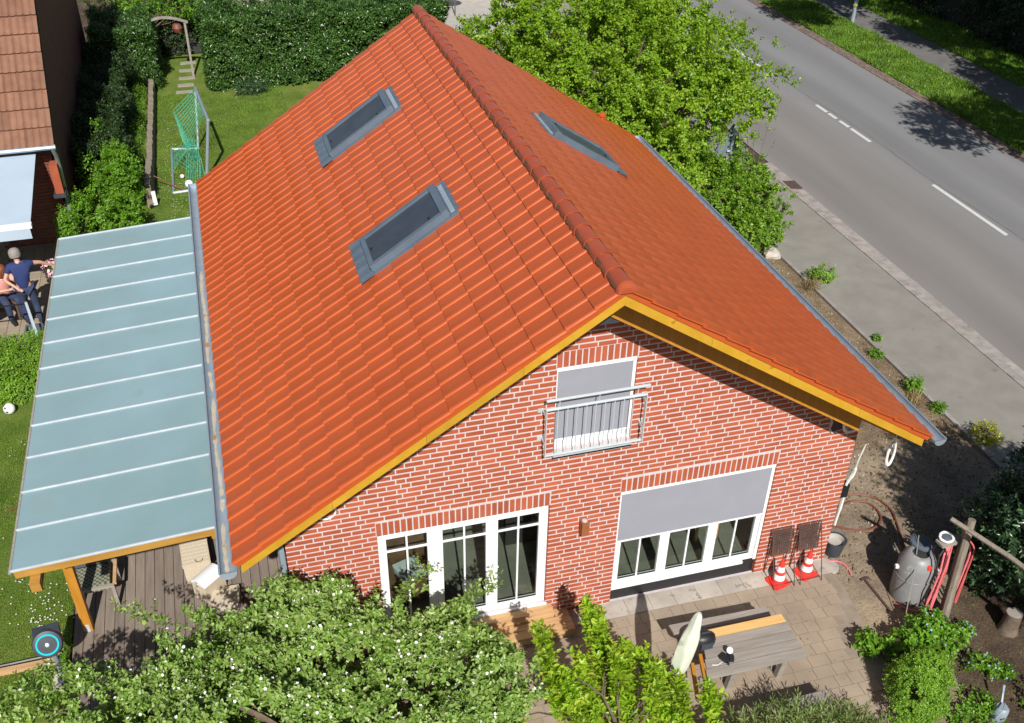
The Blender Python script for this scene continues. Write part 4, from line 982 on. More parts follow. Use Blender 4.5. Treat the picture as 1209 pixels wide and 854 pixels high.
m_ = MB(); m_.hexa([(6.40, -1.18, .47), (7.89, -1.225, .47), (7.91, -1.06, .47), (6.39, -1.02, .47), (6.40, -1.18, .505), (7.89, -1.225, .505), (7.91, -1.06, .505), (6.39, -1.02, .505)]); m_.build('seat_plank', 'oldwood', ben)
for xx in (6.62, 7.7): m_ = MB(); m_.box(xx - .03, xx + .03, -1.19, -1.06, .03, .47); m_.build('leg', 'oldwood', ben)
ben2 = thing('garden_bench', (7.2, -2.62, .03), 'grey plank bench on the front side of the picnic table above the bamboo', 'bench')
m_ = MB(); m_.box(6.7, 8.05, -2.72, -2.55, .38, .415); m_.build('seat_plank', 'oldwood', ben2)
for xx in (6.9, 7.85): m_ = MB(); m_.box(xx - .03, xx + .03, -2.7, -2.57, .03, .38); m_.build('leg', 'oldwood', ben2)
# closed parasol in its cover
par = thing('closed_parasol', (5.6, -2.48, .03), 'closed parasol wrapped in a pale green stained cover on a grey pole', 'parasol')
B0 = Vector((5.57, -2.44, .03)); T0 = Vector((6.15, -2.14, 2.07)); ax = (T0 - B0).normalized()
m_ = MB(); m_.tube([B0, B0 + ax * 1.3], .02, 8); m_.build('pole', 'zincc', par, smooth=True)
m_ = MB(); q_ = ax.to_track_quat('Z', 'Y').to_matrix(); prof_c = [(.03, 1.12), (.085, 1.15), (.12, 1.22), (.135, 1.35), (.138, 1.5), (.135, 1.68), (.125, 1.8), (.10, 1.88), (.097, 1.92), (.082, 2.0), (.062, 2.08), (.03, 2.12)]
V, F = [], []; n_ = 20
for i, (r__, z) in enumerate(prof_c):
    for k in range(n_): a = 2 * math.pi * k / n_; rr = r__ * .8 * (1 + .10 * math.sin(a * 5 + z * 2.2) + .05 * math.sin(a * 3 - z * 5)); V.append(B0 + q_ @ Vector((rr * math.cos(a), rr * math.sin(a), z)))
for i in range(len(prof_c) - 1):
    for k in range(n_): F.append((i * n_ + k, i * n_ + (k + 1) % n_, (i + 1) * n_ + (k + 1) % n_, (i + 1) * n_ + k))
F += [tuple(reversed(range(n_))), tuple((len(prof_c) - 1) * n_ + k for k in range(n_))]
m_.add(V, F); m_.build('cover', 'cover', par, smooth=True)
m_ = MB(); m_.lathe([(.22, 0), (.22, .06), (.05, .09), (.03, .3)], B0, 16); m_.build('foot', 'anthracite', par)
# black bag
bag = thing('black_bag', (6.58, -1.64, .775), 'rounded black equipment bag on the left end of the picnic table', 'bag')
m_ = MB(); V = []
m_.lathe([(.12, 0), (.145, .03), (.15, .1), (.135, .16), (.09, .2), (.02, .215)], (6.58, -1.66, .778), 14, sx=1.2, sy=.8); m_.build('body', 'black', bag, smooth=True)
m_ = MB(); m_.tube([(6.50, -1.66, .95), (6.53, -1.68, 1.03), (6.64, -1.68, 1.03), (6.67, -1.66, .95)], .012, 5); m_.build('handle', 'anthracite', bag)
m_ = MB(); m_.obox((6.58, -1.775, .86), (.17, .03, .1)); m_.build('pocket', 'anthracite', bag)
# small camera tripod with a disc
dv = thing('tripod_head', (6.80, -1.98, .7), 'small black tripod head with a white disc on the picnic table', 'tripod head')
m_ = MB(); m_.obox((6.76, -1.98, 0.805), (.1, .12, .05), .5); m_.obox((6.83, -2.02, 0.825), (.06, .09, .06), -.3); m_.build('body', 'black', dv)
for a in (.3, 2.2, 4.3): m_ = MB(); m_.tube([(6.8, -2.0, 0.835), (6.8 + .1 * math.cos(a), -2.0 + .1 * math.sin(a), .782)], .012, 5); m_.build('leg', 'black', dv)
m_ = MB(); m_.lathe([(.045, 0), (.045, .012)], (6.84, -1.93, 0.875), 14, Matrix.Rotation(R(35), 3, 'X')); m_.build('disc', 'white', dv)
m_ = MB(); m_.tube([(6.55, -2.03, 0.783), (6.62, -2.05, 0.785), (6.7, -2.02, 0.783)], .006, 4); m_.build('strap', 'whiter', dv)
# terracotta pot with plant
pot = thing('terracotta_pot', (5.49, -.24, .03), 'terracotta pot standing against the brick pillar between door and window', 'pot')
m_ = MB(); m_.lathe([(.1, 0), (.15, .2), (.165, .205), (.165, .24), (.14, .24), (.13, .19), (.0, .19)], (5.49, -.24, .03), 20, cap=False); m_.lathe([(.1, 0), (.0, .0)], (5.49, -.24, .03), 20, cap=False); m_.build('pot', 'terracotta', pot, smooth=True)
m_ = MB(); m_.lathe([(.135, .0), (.0, .01)], (5.49, -.24, .215), 16, cap=False); m_.build('soil', 'soilm', pot)
foliage('plant', pot, [(5.5, -.26, .32, .08, .08, .08)], 30, .1, 6, .05, .025, 'L_shrub', keep=1)
# traffic cones
def cone(x, y, label):
    c_ = thing('traffic_cone', (x, y, .03), label, 'cone', 'traffic cones by the brick wall')
    m_ = MB(); m_.obox((x, y, .05), (.27, .27, .04), .25); m_.obox((x, y, .036), (.31, .22, .03), .25); m_.build('base', 'red', c_)
    rings = [(.105, .04, .092, .11, 'red'), (.092, .11, .076, .21, 'whiter'), (.076, .21, .065, .27, 'red'), (.065, .27, .048, .365, 'whiter'), (.048, .365, .018, .50, 'red')]
    for r0, z0, r1, z1, mm in rings: m_ = MB(); m_.lathe([(r0, z0 + .03), (r1, z1 + .03)], (x, y, 0), 18, cap=True); m_.build('band', mm, c_, smooth=True, **({'label': 'white reflective band'} if mm == 'whiter' else {'label': 'red band'}))
cone(8.59, -.28, 'red and white traffic cone beside the terrace window, left of the two'); cone(9.10, -.22, 'red and white traffic cone nearer the right corner of the brick wall')
# two folded wire racks leaning on the wall
def rack(x0, x1, label):
    c_ = thing('wire_rack', ((x0 + x1) / 2, -.2, .03), label, 'rack', 'rusty wire racks leaning on the wall')
    top, bot = .98, .50
    f = MB()
    for xx in (x0, x1):
        f = MB(); f.tube([(xx, -.42, .03), (xx, -.06, top)], .008, 5); f.build('leg', 'mesh_iron', c_)
        f = MB(); f.tube([(xx + (.03 if xx == x0 else -.03), -.03, .03), (xx, -.1, top - .1)], .008, 5); f.build('leg', 'mesh_iron', c_)
    for zz in (.1, top, bot): f = MB(); yy = -.42 + .36 * (zz - .03) / (top - .03) if zz != bot else -.13; f.tube([(x0, yy, zz), (x1, yy, zz)], .007, 5); f.build('cross_bar', 'mesh_iron', c_)
    f = MB(); n1, n2 = 9, 14
    for i in range(n1 + 1):
        xx = x0 + .01 + (x1 - x0 - .02) * i / n1; f.bar((xx, -.13, bot), (xx, -.07, top - .05), .010, .010)
    for j in range(n2 + 1):
        zz = bot + (top - bot - .04) * j / n2; yy = -.13 + .06 * j / n2; f.bar((x0, yy - .006, zz), (x1, yy - .006, zz), .006, .02)
    for i in range(5):
        xx = x0 + (x1 - x0) * (i + .5) / 5; f.tube([(xx - .03, -.07, top - .02), (xx, -.06, top + .02), (xx + .03, -.07, top - .02)], .005, 4)
    w__ = f.build('wire_mesh', 'mesh_iron', c_, kind='stuff'); return c_
rack(8.45, 8.80, 'rusty wire rack leaning on the bricks behind the left traffic cone'); rack(8.90, 9.27, 'rusty wire rack leaning on the bricks at the wall corner, beside the bucket')
# bucket, loose bits
bk = thing('mortar_bucket', (9.78, .12, -.01), 'black mortar bucket with cement-grey inside at the house corner', 'bucket')
m_ = MB(); m_.lathe([(.125, 0), (.165, .28), (.175, .285), (.175, .30), (.158, .30), (.122, .03), (.0, .03)], (9.78, .12, -.01), 22, cap=False); m_.lathe([(.125, 0), (0, 0)], (9.78, .12, -.01), 22, cap=False); m_.build('body', 'anthracite', bk, smooth=True)
m_ = MB(); m_.lathe([(.152, .0), (.13, -.08), (.0, -.085)], (9.78, .12, .27), 20, cap=False); m_.build('dried_mortar', 'concrete', bk)
m_ = MB(); m_.lathe([(.16, 0), (.16, .02), (.0, .03)], (9.55, -.16, -.012), 20, cap=False); solo(m_, 'drain_cover', 'concrete', (9.55, -.16, 0), 'round grey concrete cover in the ground behind the right traffic cone', 'cover')
m_ = MB(); m_.hose([(9.5, -.02, 0), (9.75, -.1, .01), (9.82, -.25, .01), (9.8, -.42, .01)], .012, 5); solo(m_, 'short_hose', 'hosepink', (9.7, -.2, 0), 'short pink hose end on the sand below the mortar bucket', 'hose')
m_ = MB(); m_.hose([(9.62, .35, .0), (10.0, .62, .012), (10.35, .98, .012), (10.75, 1.1, .014), (11.0, .95, .012), (10.98, .62, .012), (10.68, .42, .014), (10.3, .5, .03), (10.05, .75, .014), (10.15, 1.02, .012), (10.6, 1.28, .012), (11.1, 1.15, .012), (11.25, .8, .012), (11.15, .4, .02), (10.95, -.1, .03), (10.7, -.55, .3), (10.45, -.9, .9)], .017, 6); solo(m_, 'garden_hose', 'hosebrown', (10.6, .8, 0), 'rust-brown hose looped on the sandy soil right of the house', 'hose')
m_ = MB(); m_.bar((9.95, -.55, .01), (9.97, -1.25, .01), .03, .02); m_.bar((9.88, -.56, .015), (10.03, -.54, .015), .03, .02); solo(m_, 'iron_stake', 'mesh_iron', (9.96, -.9, 0), 'dark T-shaped iron stake lying on the sand beside the grey barrel', 'stake')
# grey barrel
br = thing('water_barrel', (10.42, -.98, -.01), 'tall grey plastic barrel with blue-grey lid and hoses hanging over it', 'barrel')
m_ = MB(); m_.lathe([(.255, 0), (.27, .1), (.285, .45), (.285, .48), (.275, .49), (.275, .70), (.265, .72), (.235, .82), (.18, .88), (.15, .895), (.125, .895), (.12, .85), (.0, .85)], (10.42, -.98, -.01), 28, cap=False); m_.build('body', 'tank', br, smooth=True)
m_ = MB(); m_.lathe([(.12, 0), (.0, .005)], (10.42, -.98, .855), 20, cap=False); m_.build('opening', 'dark', br)
m_ = MB(); m_.lathe([(.19, 0), (.19, .03), (.15, .05)], (10.56, -.8, .86), 18, Matrix.Rotation(R(10), 3, 'Y')); m_.build('lid', 'bluegrey', br)
m_ = MB(); m_.lathe([(.035, 0), (.03, .06), (.01, .07)], (10.42, -1.22, .76), 10); m_.build('valve', 'red', br)
m_ = MB(); m_.lathe([(.292, 0), (.292, .03)], (10.42, -.98, .46), 28, cap=False); m_.build('hoop', 'tank', br)
for a in (2.9, 5.6): m_ = MB(); m_.obox((10.42 + .29 * math.cos(a), -.98 + .29 * math.sin(a), .6), (.06, .05, .05), a); m_.build('lug', 'whiter', br)
for i, (mm, off) in enumerate((('hosepink', 0), ('hosepink', .05), ('black', -.08), ('hosered', .10))):
    m_ = MB(); x = 10.55 + off; m_.tube([(10.68 + off * .4, -1.18, 1.25), (x, -1.27, 1.08), (x - .03, -1.34, .8), (x - .07, -1.36, .4), (x - .1 - off, -1.36, .12), (x - .02, -1.45, .02), (x + .1, -1.5, .02)], .014, 6)
    solo(m_, 'hanging_hose', mm, (x, -1.4, 0), ['pink hose hanging down the front of the grey barrel, nearest its middle', 'second pink hose beside the first, hanging over the grey barrel', 'black hose draped down the left front of the grey barrel', 'faded red hose hanging between the grey barrel and the wooden post'][i], 'hose')
m_ = MB(); m_.hose([(10.12, -1.1, .02), (10.25, -1.3, .02), (10.5, -1.42, .02), (10.62, -1.6, .03)], .014, 6); solo(m_, 'ground_hose', 'hosered', (10.4, -1.4, 0), 'faded red hose end on the soil at the foot of the grey barrel', 'hose')
m_ = MB(); m_.tube([(10.5, -.75, 1.0), (10.2, -1.2, .72), (9.9, -1.65, .02)], .007, 5); solo(m_, 'thin_cane', 'oldwood', (9.9, -1.65, 0), 'thin cane leaning across the grey barrel down to the shrub', 'cane')
# wooden post with platform and rail
wp = thing('clothes_post', (10.72, -1.5, 0), 'grey leaning wooden post with a small platform and long rail beside the barrel', 'post')
m_ = MB(); m_.tube([(10.62, -1.62, -.05), (10.78, -1.30, 1.75)], [.062, .055], 8); m_.build('post', 'greypost', wp, smooth=True)
m_ = MB(); m_.tube([(10.72, -1.45, -.05), (10.84, -1.2, 1.6)], [.05, .045], 8); m_.build('second_post', 'greypost', wp, smooth=True)
m_ = MB(); m_.obox((10.66, -1.2, 1.27), (.42, .16, .04), .05); m_.build('shelf', 'oldwood', wp)
m_ = MB(); m_.tube([(10.42, -1.28, 1.84), (10.95, -2.0, 1.62), (11.3, -3.2, 1.55)], .035, 7); m_.build('rail', 'greypost', wp, smooth=True)
m_ = MB(); m_.tube([(10.9, -1.2, 1.1), (11.5, -1.3, .0)], .008, 4); m_.tube([(11.0, -1.6, 1.5), (11.6, -2.6, 0.9)], .006, 4); m_.build('stay_wire', 'mesh_iron', wp)
cr_ = thing('cable_drum', (10.6, -1.15, 1.29), 'white and blue-grey coiled cable lying on the small platform of the wooden post', 'cable')
m_ = MB(); m_.tube(coil((10.58, -1.17, 1.34), (1, 0, 0), (0, .8, .2), 3, .1), .013, 5); m_.build('coil', 'cable', cr_); m_ = MB(); m_.lathe([(.07, 0), (.07, .06), (.03, .07)], (10.58, -1.17, 1.29), 12); m_.build('core', 'bluegrey', cr_)
for i, (mm, off, lb) in enumerate((('hosepink', 0, 'pink hose hanging from the platform right of the wooden post'), ('hosered', .06, 'dull red hose hanging outermost right of the wooden post'), ('hosepink', -.36, 'orange-pink hose loop hanging between barrel lid and post'))):
    m_ = MB(); x = 10.92 + off; m_.hose([(x - .06, -1.25, 1.28), (x + .02, -1.33, 1.1), (x - .02, -1.38, .6), (x - .07, -1.42, .2), (x - .02, -1.4, .12), (x + .03, -1.35, .5), (x + .04, -1.3, 1.0)], .013, 6); solo(m_, 'hanging_hose', mm, (x, -1.4, .1), lb, 'hose')
# stump, watering can, broken stones
m_ = MB(); m_.lathe([(.16, 0), (.13, .1), (.115, .36), (.12, .38), (.0, .385)], (11.45, -2.0, -.02), 14, cap=False); stp = thing('tree_stump', (11.45, -2.0, 0), 'cut tree stump with pale top in the shaded bed on the right', 'stump'); m_.build('stump', 'bark', stp, smooth=True)
m_ = MB(); m_.lathe([(.112, 0), (.0, .006)], (11.45, -2.0, .365), 14, cap=False); m_.build('cut_face', 'oldwood', stp)
wc = thing('watering_can', (10.35, -3.35, 0), 'grey metal watering can in the lower right corner of the bed', 'watering can')
m_ = MB(); m_.lathe([(.1, 0), (.1, .2), (.07, .24), (.04, .24)], (10.3, -3.3, 0), 16); m_.build('body', 'zinc', wc, smooth=True)
m_ = MB(); m_.tube([(10.36, -3.25, .08), (10.44, -3.12, .25), (10.5, -3.04, .3)], [.022, .014, .02], 7); m_.build('spout', 'zinc', wc)
m_ = MB(); m_.tube([(10.22, -3.36, .08), (10.12, -3.42, .2), (10.2, -3.4, .33), (10.32, -3.3, .3)], .01, 6); m_.build('handle', 'zinc', wc)
# ================================================================ neighbour's house on the left
nb = thing('neighbour_house', (-5, 18, 0), 'neighbouring brick house with weathered brown tiled roof cut by the left edge', 'house')
NX = -2.62; nz0, ny0 = 2.66, 14.0; nsl = 1.035
m_ = MB(); m_.box(-9, NX, 14.45, 14.7, 0, 3.0); m_.build('front_wall', 'nmortar', nb)
m_ = MB(); m_.hexa([(NX - .25, 14.45, 0), (NX, 14.45, 0), (NX, 27, 0), (NX - .25, 27, 0), (NX - .25, 14.45, 3.0), (NX, 14.45, 3.0), (NX, 20.7, 9.3), (NX - .25, 20.7, 9.3)]); m_.V and None
m_ = MB(); pl = [(14.45, 0), (26.8, 0), (26.8, 3.0), (20.6, 9.3), (14.45, 2.95)]
m_.add([(NX, y, z) for y, z in pl] + [(NX - .25, y, z) for y, z in pl], [tuple(reversed(range(5))), tuple(range(5, 10))] + [(i, (i + 1) % 5, 5 + (i + 1) % 5, 5 + i) for i in range(5)]); gwl = m_.build('gable_wall', 'nbrick', nb)
# bricks on the sunlit front corner
fw = MB()
for k in range(34):
    z = .05 + k * .0833; x = -4.2 + (k % 2) * .12
    while x < NX - .02: e = min(x + .24, NX + .004); fw.box(x, e, 14.436, 14.46, z, z + .0713); x += .2513
fw.build('brick_courses', 'nbrick', nb, kind='stuff')
ns = math.atan(nsl); cn, sn_ = math.cos(ns), math.sin(ns)
m_ = MB(); m_.hexa([(-9, ny0 + .05, nz0 - .2), (-2.42, ny0 + .05, nz0 - .2), (-2.42, 20.6, nz0 + 6.4), (-9, 20.6, nz0 + 6.4), (-9, ny0, nz0), (-2.42, ny0, nz0), (-2.42, 20.6, nz0 + 6.6), (-9, 20.6, nz0 + 6.6)]); nro = m_.build('roof', 'dark', nb)
m_ = MB(); m_.hexa([(-9, 20.6, nz0 + 6.4), (-2.42, 20.6, nz0 + 6.4), (-2.42, 27.2, nz0 - .2), (-9, 27.2, nz0 - .2), (-9, 20.6, nz0 + 6.6), (-2.42, 20.6, nz0 + 6.6), (-2.42, 27.2, nz0), (-9, 27.2, nz0)]); m_.build('rear_roof', 'ntile', nb)
Mn = Matrix(((1, 0, 0), (0, cn, -sn_), (0, sn_, cn))); ntw, nrl = .305, .452
V, F = [], []; ts = [0, .04, .1, .16, .24, .36, .46, .5, .54, .62, .7, .84, .95, 1.0]; n_ = len(ts)
def npf(t): return .036 * math.exp(-((t - .1) / .08) ** 2) + .030 * math.exp(-((t - .6) / .08) ** 2)
for v, h in ((-.0, .03), (-.0, .075), (nrl * .5, .05), (nrl + .03, .02)):
    for t in ts: V.append((t * ntw, v, h + npf(t)))
for r in range(3):
    for k in range(n_ - 1): a = r * n_ + k; F.append((a, a + 1, a + n_ + 1, a + n_))
ntm = _mesh('roof_tile', V, F, 'ntile', smooth=True); ntm.set_sharp_from_angle(angle=R(40))
for c in range(9):
    for r in range(15):
        p = Vector((-2.42 - (c + 1) * ntw, ny0, nz0)) + Mn @ Vector((0, r * nrl - .03, 0)); o = link('roof_tile', ntm, nro, p - WOFF[nb.name]); o.rotation_euler = (Mn @ Matrix.Rotation(random.uniform(-.008, .008), 3, 'Z')).to_euler()
m_ = MB(); m_.tube([(-9, ny0 - .06, nz0 - .02), (-2.4, ny0 - .06, nz0 - .02)], .06, 8); m_.build('gutter', 'zincc', nb, smooth=True)
m_ = MB(); m_.tube([(-2.48, ny0 - .05, nz0 - .05), (-2.46, ny0 + .1, nz0 - .3), (-2.5, 14.42, nz0 - .7), (-2.54, 14.46, .1)], .05, 8); m_.build('downpipe', 'zincc', nb, smooth=True)
m_ = MB(); m_.box(-2.68, -2.5, 14.1, 14.42, 1.45, 2.15); nbp = m_.build('wall_end', 'brick', nb)
m_ = MB(); m_.box(-2.74, -2.46, 14.0, 14.44, 1.38, 1.45); m_.build('wall_bracket', 'anthracite', nb)
aw = thing('awning', (-4, 13, 2.4), 'pale blue extended awning with white front bar on the neighbouring house', 'awning')
m_ = MB(); m_.hexa([(-7, 11.35, 2.04), (-2.87, 11.35, 2.04), (-2.87, 14.3, 2.52), (-7, 14.3, 2.52), (-7, 11.35, 2.05), (-2.87, 11.35, 2.05), (-2.87, 14.3, 2.53), (-7, 14.3, 2.53)]); m_.build('fabric', 'awning', aw)
m_ = MB(); m_.box(-7, -2.84, 11.22, 11.35, 1.99, 2.08); m_.build('front_bar', 'white', aw)
m_ = MB(); m_.add([(-7, 11.2, 2.0), (-2.88, 11.2, 2.0), (-2.88, 11.19, 1.78), (-7, 11.19, 1.78), (-7, 11.21, 2.0), (-2.88, 11.21, 2.0), (-2.88, 11.2, 1.78), (-7, 11.2, 1.78)], [(0, 1, 2, 3), (7, 6, 5, 4), (1, 5, 6, 2)]); m_.build('valance', 'awning', aw)
m_ = MB(); m_.bar((-3.2, 14.4, 2.3), (-3.1, 12.8, 2.1), .03, .04); m_.bar((-3.1, 12.8, 2.1), (-3.2, 11.4, 1.98), .03, .04); m_.build('folding_arm', 'white', aw)
sheet('terrace', rect(-9, -2.75, 9.4, 14.5), .006, 'paverjoint', thick=.03)
pe = MB()
for i in range(16):
    for j in range(15):
        x = -6.9 + i * .26; y = 9.45 + j * .33
        if x + .25 < -2.72: pe.hexa([(x, y, 0), (x + .25, y, 0), (x + .25, y + .32, 0), (x, y + .32, 0), (x + .004, y + .004, .02), (x + .246, y + .004, .02), (x + .246, y + .316, .02), (x + .004, y + .316, .02)])
pe.build('terrace_slabs', 'paver', bpy.data.objects['terrace'], kind='stuff')
# ================================================================ people
def skin(name, verts, edges, mats, parent, sub=1):
    """one continuous surface grown round joints: verts = [(x, y, z, r)]; the first is the root"""
    o_ = woff(parent); me = bpy.data.meshes.new(name); me.from_pydata([(v[0] - o_.x, v[1] - o_.y, v[2] - o_.z) for v in verts], edges, [])
    ob = link(name, me, parent); md = ob.modifiers.new('skin', 'SKIN'); md.use_smooth_shade = True
    for i, v in enumerate(verts):
        sv = me.skin_vertices[0].data[i]; r_ = v[3]; sv.radius = (r_, r_) if not isinstance(r_, tuple) else r_; sv.use_root = (i == 0)
    s = ob.modifiers.new('sub', 'SUBSURF'); s.levels = sub; s.render_levels = sub; me.materials.append(MT[mats]); WOFF[ob.name] = o_; return ob
def hand(verts, edges, wi, wrist, dirv, side, curl=.3):
    d = Vector(dirv).normalized(); s = d.cross(Vector((0, 0, 1))); s = s.normalized() * side if s.length > .1 else Vector((1, 0, 0)); up = s.cross(d)
    p = Vector(wrist) + d * .05; verts.append((*p, .03)); pi = len(verts) - 1; edges.append((wi, pi))
    for k, ln in enumerate((.075, .085, .08, .06)):
        b = p + s * (k - 1.5) * .02 + d * .03; m1 = b + d * ln * .5; e = m1 + d * ln * .5 * math.cos(curl) - up * ln * .5 * math.sin(curl)
        i0 = len(verts); verts += [(*b, .010), (*m1, .0095), (*e, .008)]; edges += [(pi, i0), (i0, i0 + 1), (i0 + 1, i0 + 2)]
    b = p - s * .03; e = b - s * .03 + d * .04; i0 = len(verts); verts += [(*b, .011), (*e, .009)]; edges += [(pi, i0), (i0, i0 + 1)]
def person(loc, rz_, label, J, shirt, trousers, hair, long_hair=False):
    """J: joints in the person's own frame (x right, y forward, z up)"""
    t = thing('person', loc, label, 'person'); Mz_ = Matrix.Rotation(rz_, 3, 'Z'); O = Vector(loc)
    g = {k: tuple(O + Mz_ @ Vector(v)) for k, v in J.items()}
    def P_(k, r): return (*g[k], r)
    vs = [P_('pelvis', .12), P_('waist', .115), P_('chest', .135), P_('neck0', .075), P_('neck', .05), P_('head0', .075), P_('head1', .09), P_('head2', .08)]
    es = [(i, i + 1) for i in range(7)]
    for s in 'lr':
        i = len(vs); vs += [P_('sh' + s, .06), P_('el' + s, .042), P_('wr' + s, .028)]; es += [(2, i), (i, i + 1), (i + 1, i + 2)]
        dv_ = Vector(g['wr' + s]) - Vector(g['el' + s]); hand(vs, es, i + 2, g['wr' + s], dv_, 1 if s == 'r' else -1)
        i = len(vs); vs += [P_('hip' + s, .095), P_('kn' + s, .065), P_('an' + s, .042), P_('to' + s, .035)]; es += [(0, i), (i, i + 1), (i + 1, i + 2), (i + 2, i + 3)]
    body = skin('body', vs, es, 'skin', t, 2)
    pv_ = Vector(g['pelvis']) - Vector((0, 0, .10)); vs = [(*pv_, .15), P_('waist', .145), P_('chest', .155), P_('neck0', .095)]; es = [(0, 1), (1, 2), (2, 3)]
    for s in 'lr':
        i = len(vs); e = Vector(g['sh' + s]).lerp(Vector(g['el' + s]), .55); vs += [P_('sh' + s, .078), (*e, .065)]; es += [(2, i), (i, i + 1)]
    skin('shirt', vs, es, shirt, t, 2)
    vs = [P_('pelvis', .14)]; es = []
    for s in 'lr':
        i = len(vs); vs += [P_('hip' + s, .112), P_('kn' + s, .08), P_('an' + s, .062)]; es += [(0, i), (i, i + 1), (i + 1, i + 2)]
    skin('trousers', vs, es, trousers, t, 2)
    for s in 'lr':
        m_ = MB(); a, b = Vector(g['an' + s]), Vector(g['to' + s]); m_.tube([a + (a - b) * .4, a.lerp(b, .5), b + (b - a) * .15], [.045, .05, .04], 8); m_.build('shoe', 'black', t, smooth=True)
    hc = Vector(g['head1']); up = (Vector(g['head2']) - Vector(g['neck'])).normalized(); fw_ = Mz_ @ Vector((0, 1, 0)); q = up.to_track_quat('Z', 'Y').to_matrix()
    m_ = MB(); cc = hc + up * .035 - fw_ * .022
    m_.lathe([(.112, -.075 if not long_hair else -.14), (.122, -.02), (.118, .04), (.095, .085), (.055, .112), (.01, .122)], cc, 16, q); m_.build('hair', hair, t, smooth=True)
    sd = up.cross(fw_).normalized(); m_ = MB(); m_.lathe([(.0, .0), (.014, .008), (.016, .03), (.006, .05)], hc + fw_ * .09 - up * .03, 8, q); m_.build('nose', 'skin', t, smooth=True)
    for s_ in (-1, 1):
        m_ = MB(); m_.lathe([(.002, -.008), (.012, 0), (.002, .008)], hc + fw_ * .088 + sd * s_ * .034 + up * .012, 8); m_.build('eye', 'dark', t)
        m_ = MB(); m_.lathe([(.006, -.028), (.018, 0), (.006, .026)], hc + sd * s_ * .098 - up * .01, 8, q); m_.build('ear', 'skin', t, smooth=True)
    m_ = MB(); m_.bar(hc + fw_ * .088 - up * .05 - sd * .022, hc + fw_ * .088 - up * .05 + sd * .022, .012, .01); m_.build('mouth', 'hairred', t)
    return t
# woman in navy, back to the camera, right arm stretched out, left hand on her hip
J = dict(pelvis=(0, 0, .92), waist=(.0, .03, 1.06), chest=(0, .08, 1.27), neck0=(0, .10, 1.40), neck=(0, .12, 1.46), head0=(-.01, .14, 1.51), head1=(-.01, .155, 1.58), head2=(-.01, .16, 1.65),
         shl=(-.19, .08, 1.36), ell=(-.33, -.02, 1.12), wrl=(-.15, -.14, .98), shr=(.19, .09, 1.37), elr=(.42, .18, 1.30), wrr=(.62, .26, 1.14), hipl=(-.10, 0, .84), knl=(-.12, .05, .47), anl=(-.13, -.02, .09), tol=(-.14, .14, .04),
         hipr=(.10, 0, .84), knr=(.12, .02, .46), anr=(.13, -.08, .09), tor=(.15, .08, .04))
person((-3.22, 10.75, .02), R(8), 'grey-haired person in navy T-shirt and jeans standing on the terrace, one arm stretched out', J, 'navy', 'jeans', 'hairgrey')
J2 = dict(pelvis=(0, 0, .52), waist=(.0, .05, .66), chest=(0, .13, .88), neck0=(0, .18, 1.0), neck=(0, .2, 1.05), head0=(0, .23, 1.10), head1=(0, .25, 1.17), head2=(0, .26, 1.24),
          shl=(-.18, .13, .97), ell=(-.28, .28, .76), wrl=(-.1, .42, .80), shr=(.18, .13, .97), elr=(.28, .3, .78), wrr=(.08, .45, .82), hipl=(-.1, .04, .5), knl=(-.13, .45, .5), anl=(-.13, .42, .1), tol=(-.13, .56, .05),
          hipr=(.1, .04, .5), knr=(.13, .45, .5), anr=(.13, .42, .1), tor=(.13, .56, .05))
person((-3.78, 11.25, .02), R(-150), 'auburn-haired person in a pink top sitting at the left edge of the neighbouring terrace', J2, 'pink', 'jeans', 'hairred', True)
gc = thing('garden_chair', (-3.78, 11.25, .02), 'brown garden chair under the person in the pink top', 'chair')
m_ = MB(); m_.box(-4.02, -3.54, 11.02, 11.5, .4, .44); m_.build('seat', 'brown', gc)
m_ = MB(); m_.obox((-3.66, 11.53, .72), (.46, .04, .5), R(30)); m_.build('backrest', 'brown', gc)
for a in ((-4, 11.04), (-3.56, 11.04), (-4, 11.48), (-3.56, 11.48)): m_ = MB(); m_.box(a[0] - .02, a[0] + .02, a[1] - .02, a[1] + .02, .02, .4); m_.build('leg', 'brown', gc)
tb = thing('terrace_table', (-4.3, 10.6, .02), 'dark round table beside the two people on the neighbouring terrace', 'table')
m_ = MB(); m_.lathe([(.5, .72), (.5, .75)], (-4.35, 10.7, 0), 20); m_.build('tabletop', 'anthracite', tb); m_ = MB(); m_.tube([(-4.35, 10.7, .02), (-4.35, 10.7, .72)], .04, 8); m_.build('leg', 'anthracite', tb)
ld = thing('aluminium_handrail', (-2.95, 9.6, .0), 'grey metal handrail sloping down at the edge of the neighbouring terrace', 'handrail')
m_ = MB(); m_.bar((-3.12, 9.98, .95), (-2.9, 9.15, .25), .05, .05); m_.build('rail', 'zincc', ld); m_ = MB(); m_.bar((-3.12, 9.98, 0), (-3.12, 9.98, .97), .04, .04, (0, 1, 0)); m_.build('post', 'zincc', ld)
m_ = MB(); m_.bar((-4.4, 10.0, .93), (-3.12, 9.98, .93), .025, .025); m_.build('wire', 'black', ld)
bx_ = thing('open_crate', (-3.1, 10.2, .02), 'open blue-grey crate on the ground behind the metal handrail', 'crate')
for q in ((-3.35, -2.95, 10.02, 10.05), (-3.35, -2.95, 10.37, 10.4), (-3.35, -3.32, 10.05, 10.37), (-2.98, -2.95, 10.05, 10.37)): m_ = MB(); m_.box(*q, .02, .2); m_.build('side', 'bluegrey', bx_)
m_ = MB(); m_.box(-3.32, -2.98, 10.05, 10.37, .02, .04); m_.build('base', 'bluegrey', bx_)
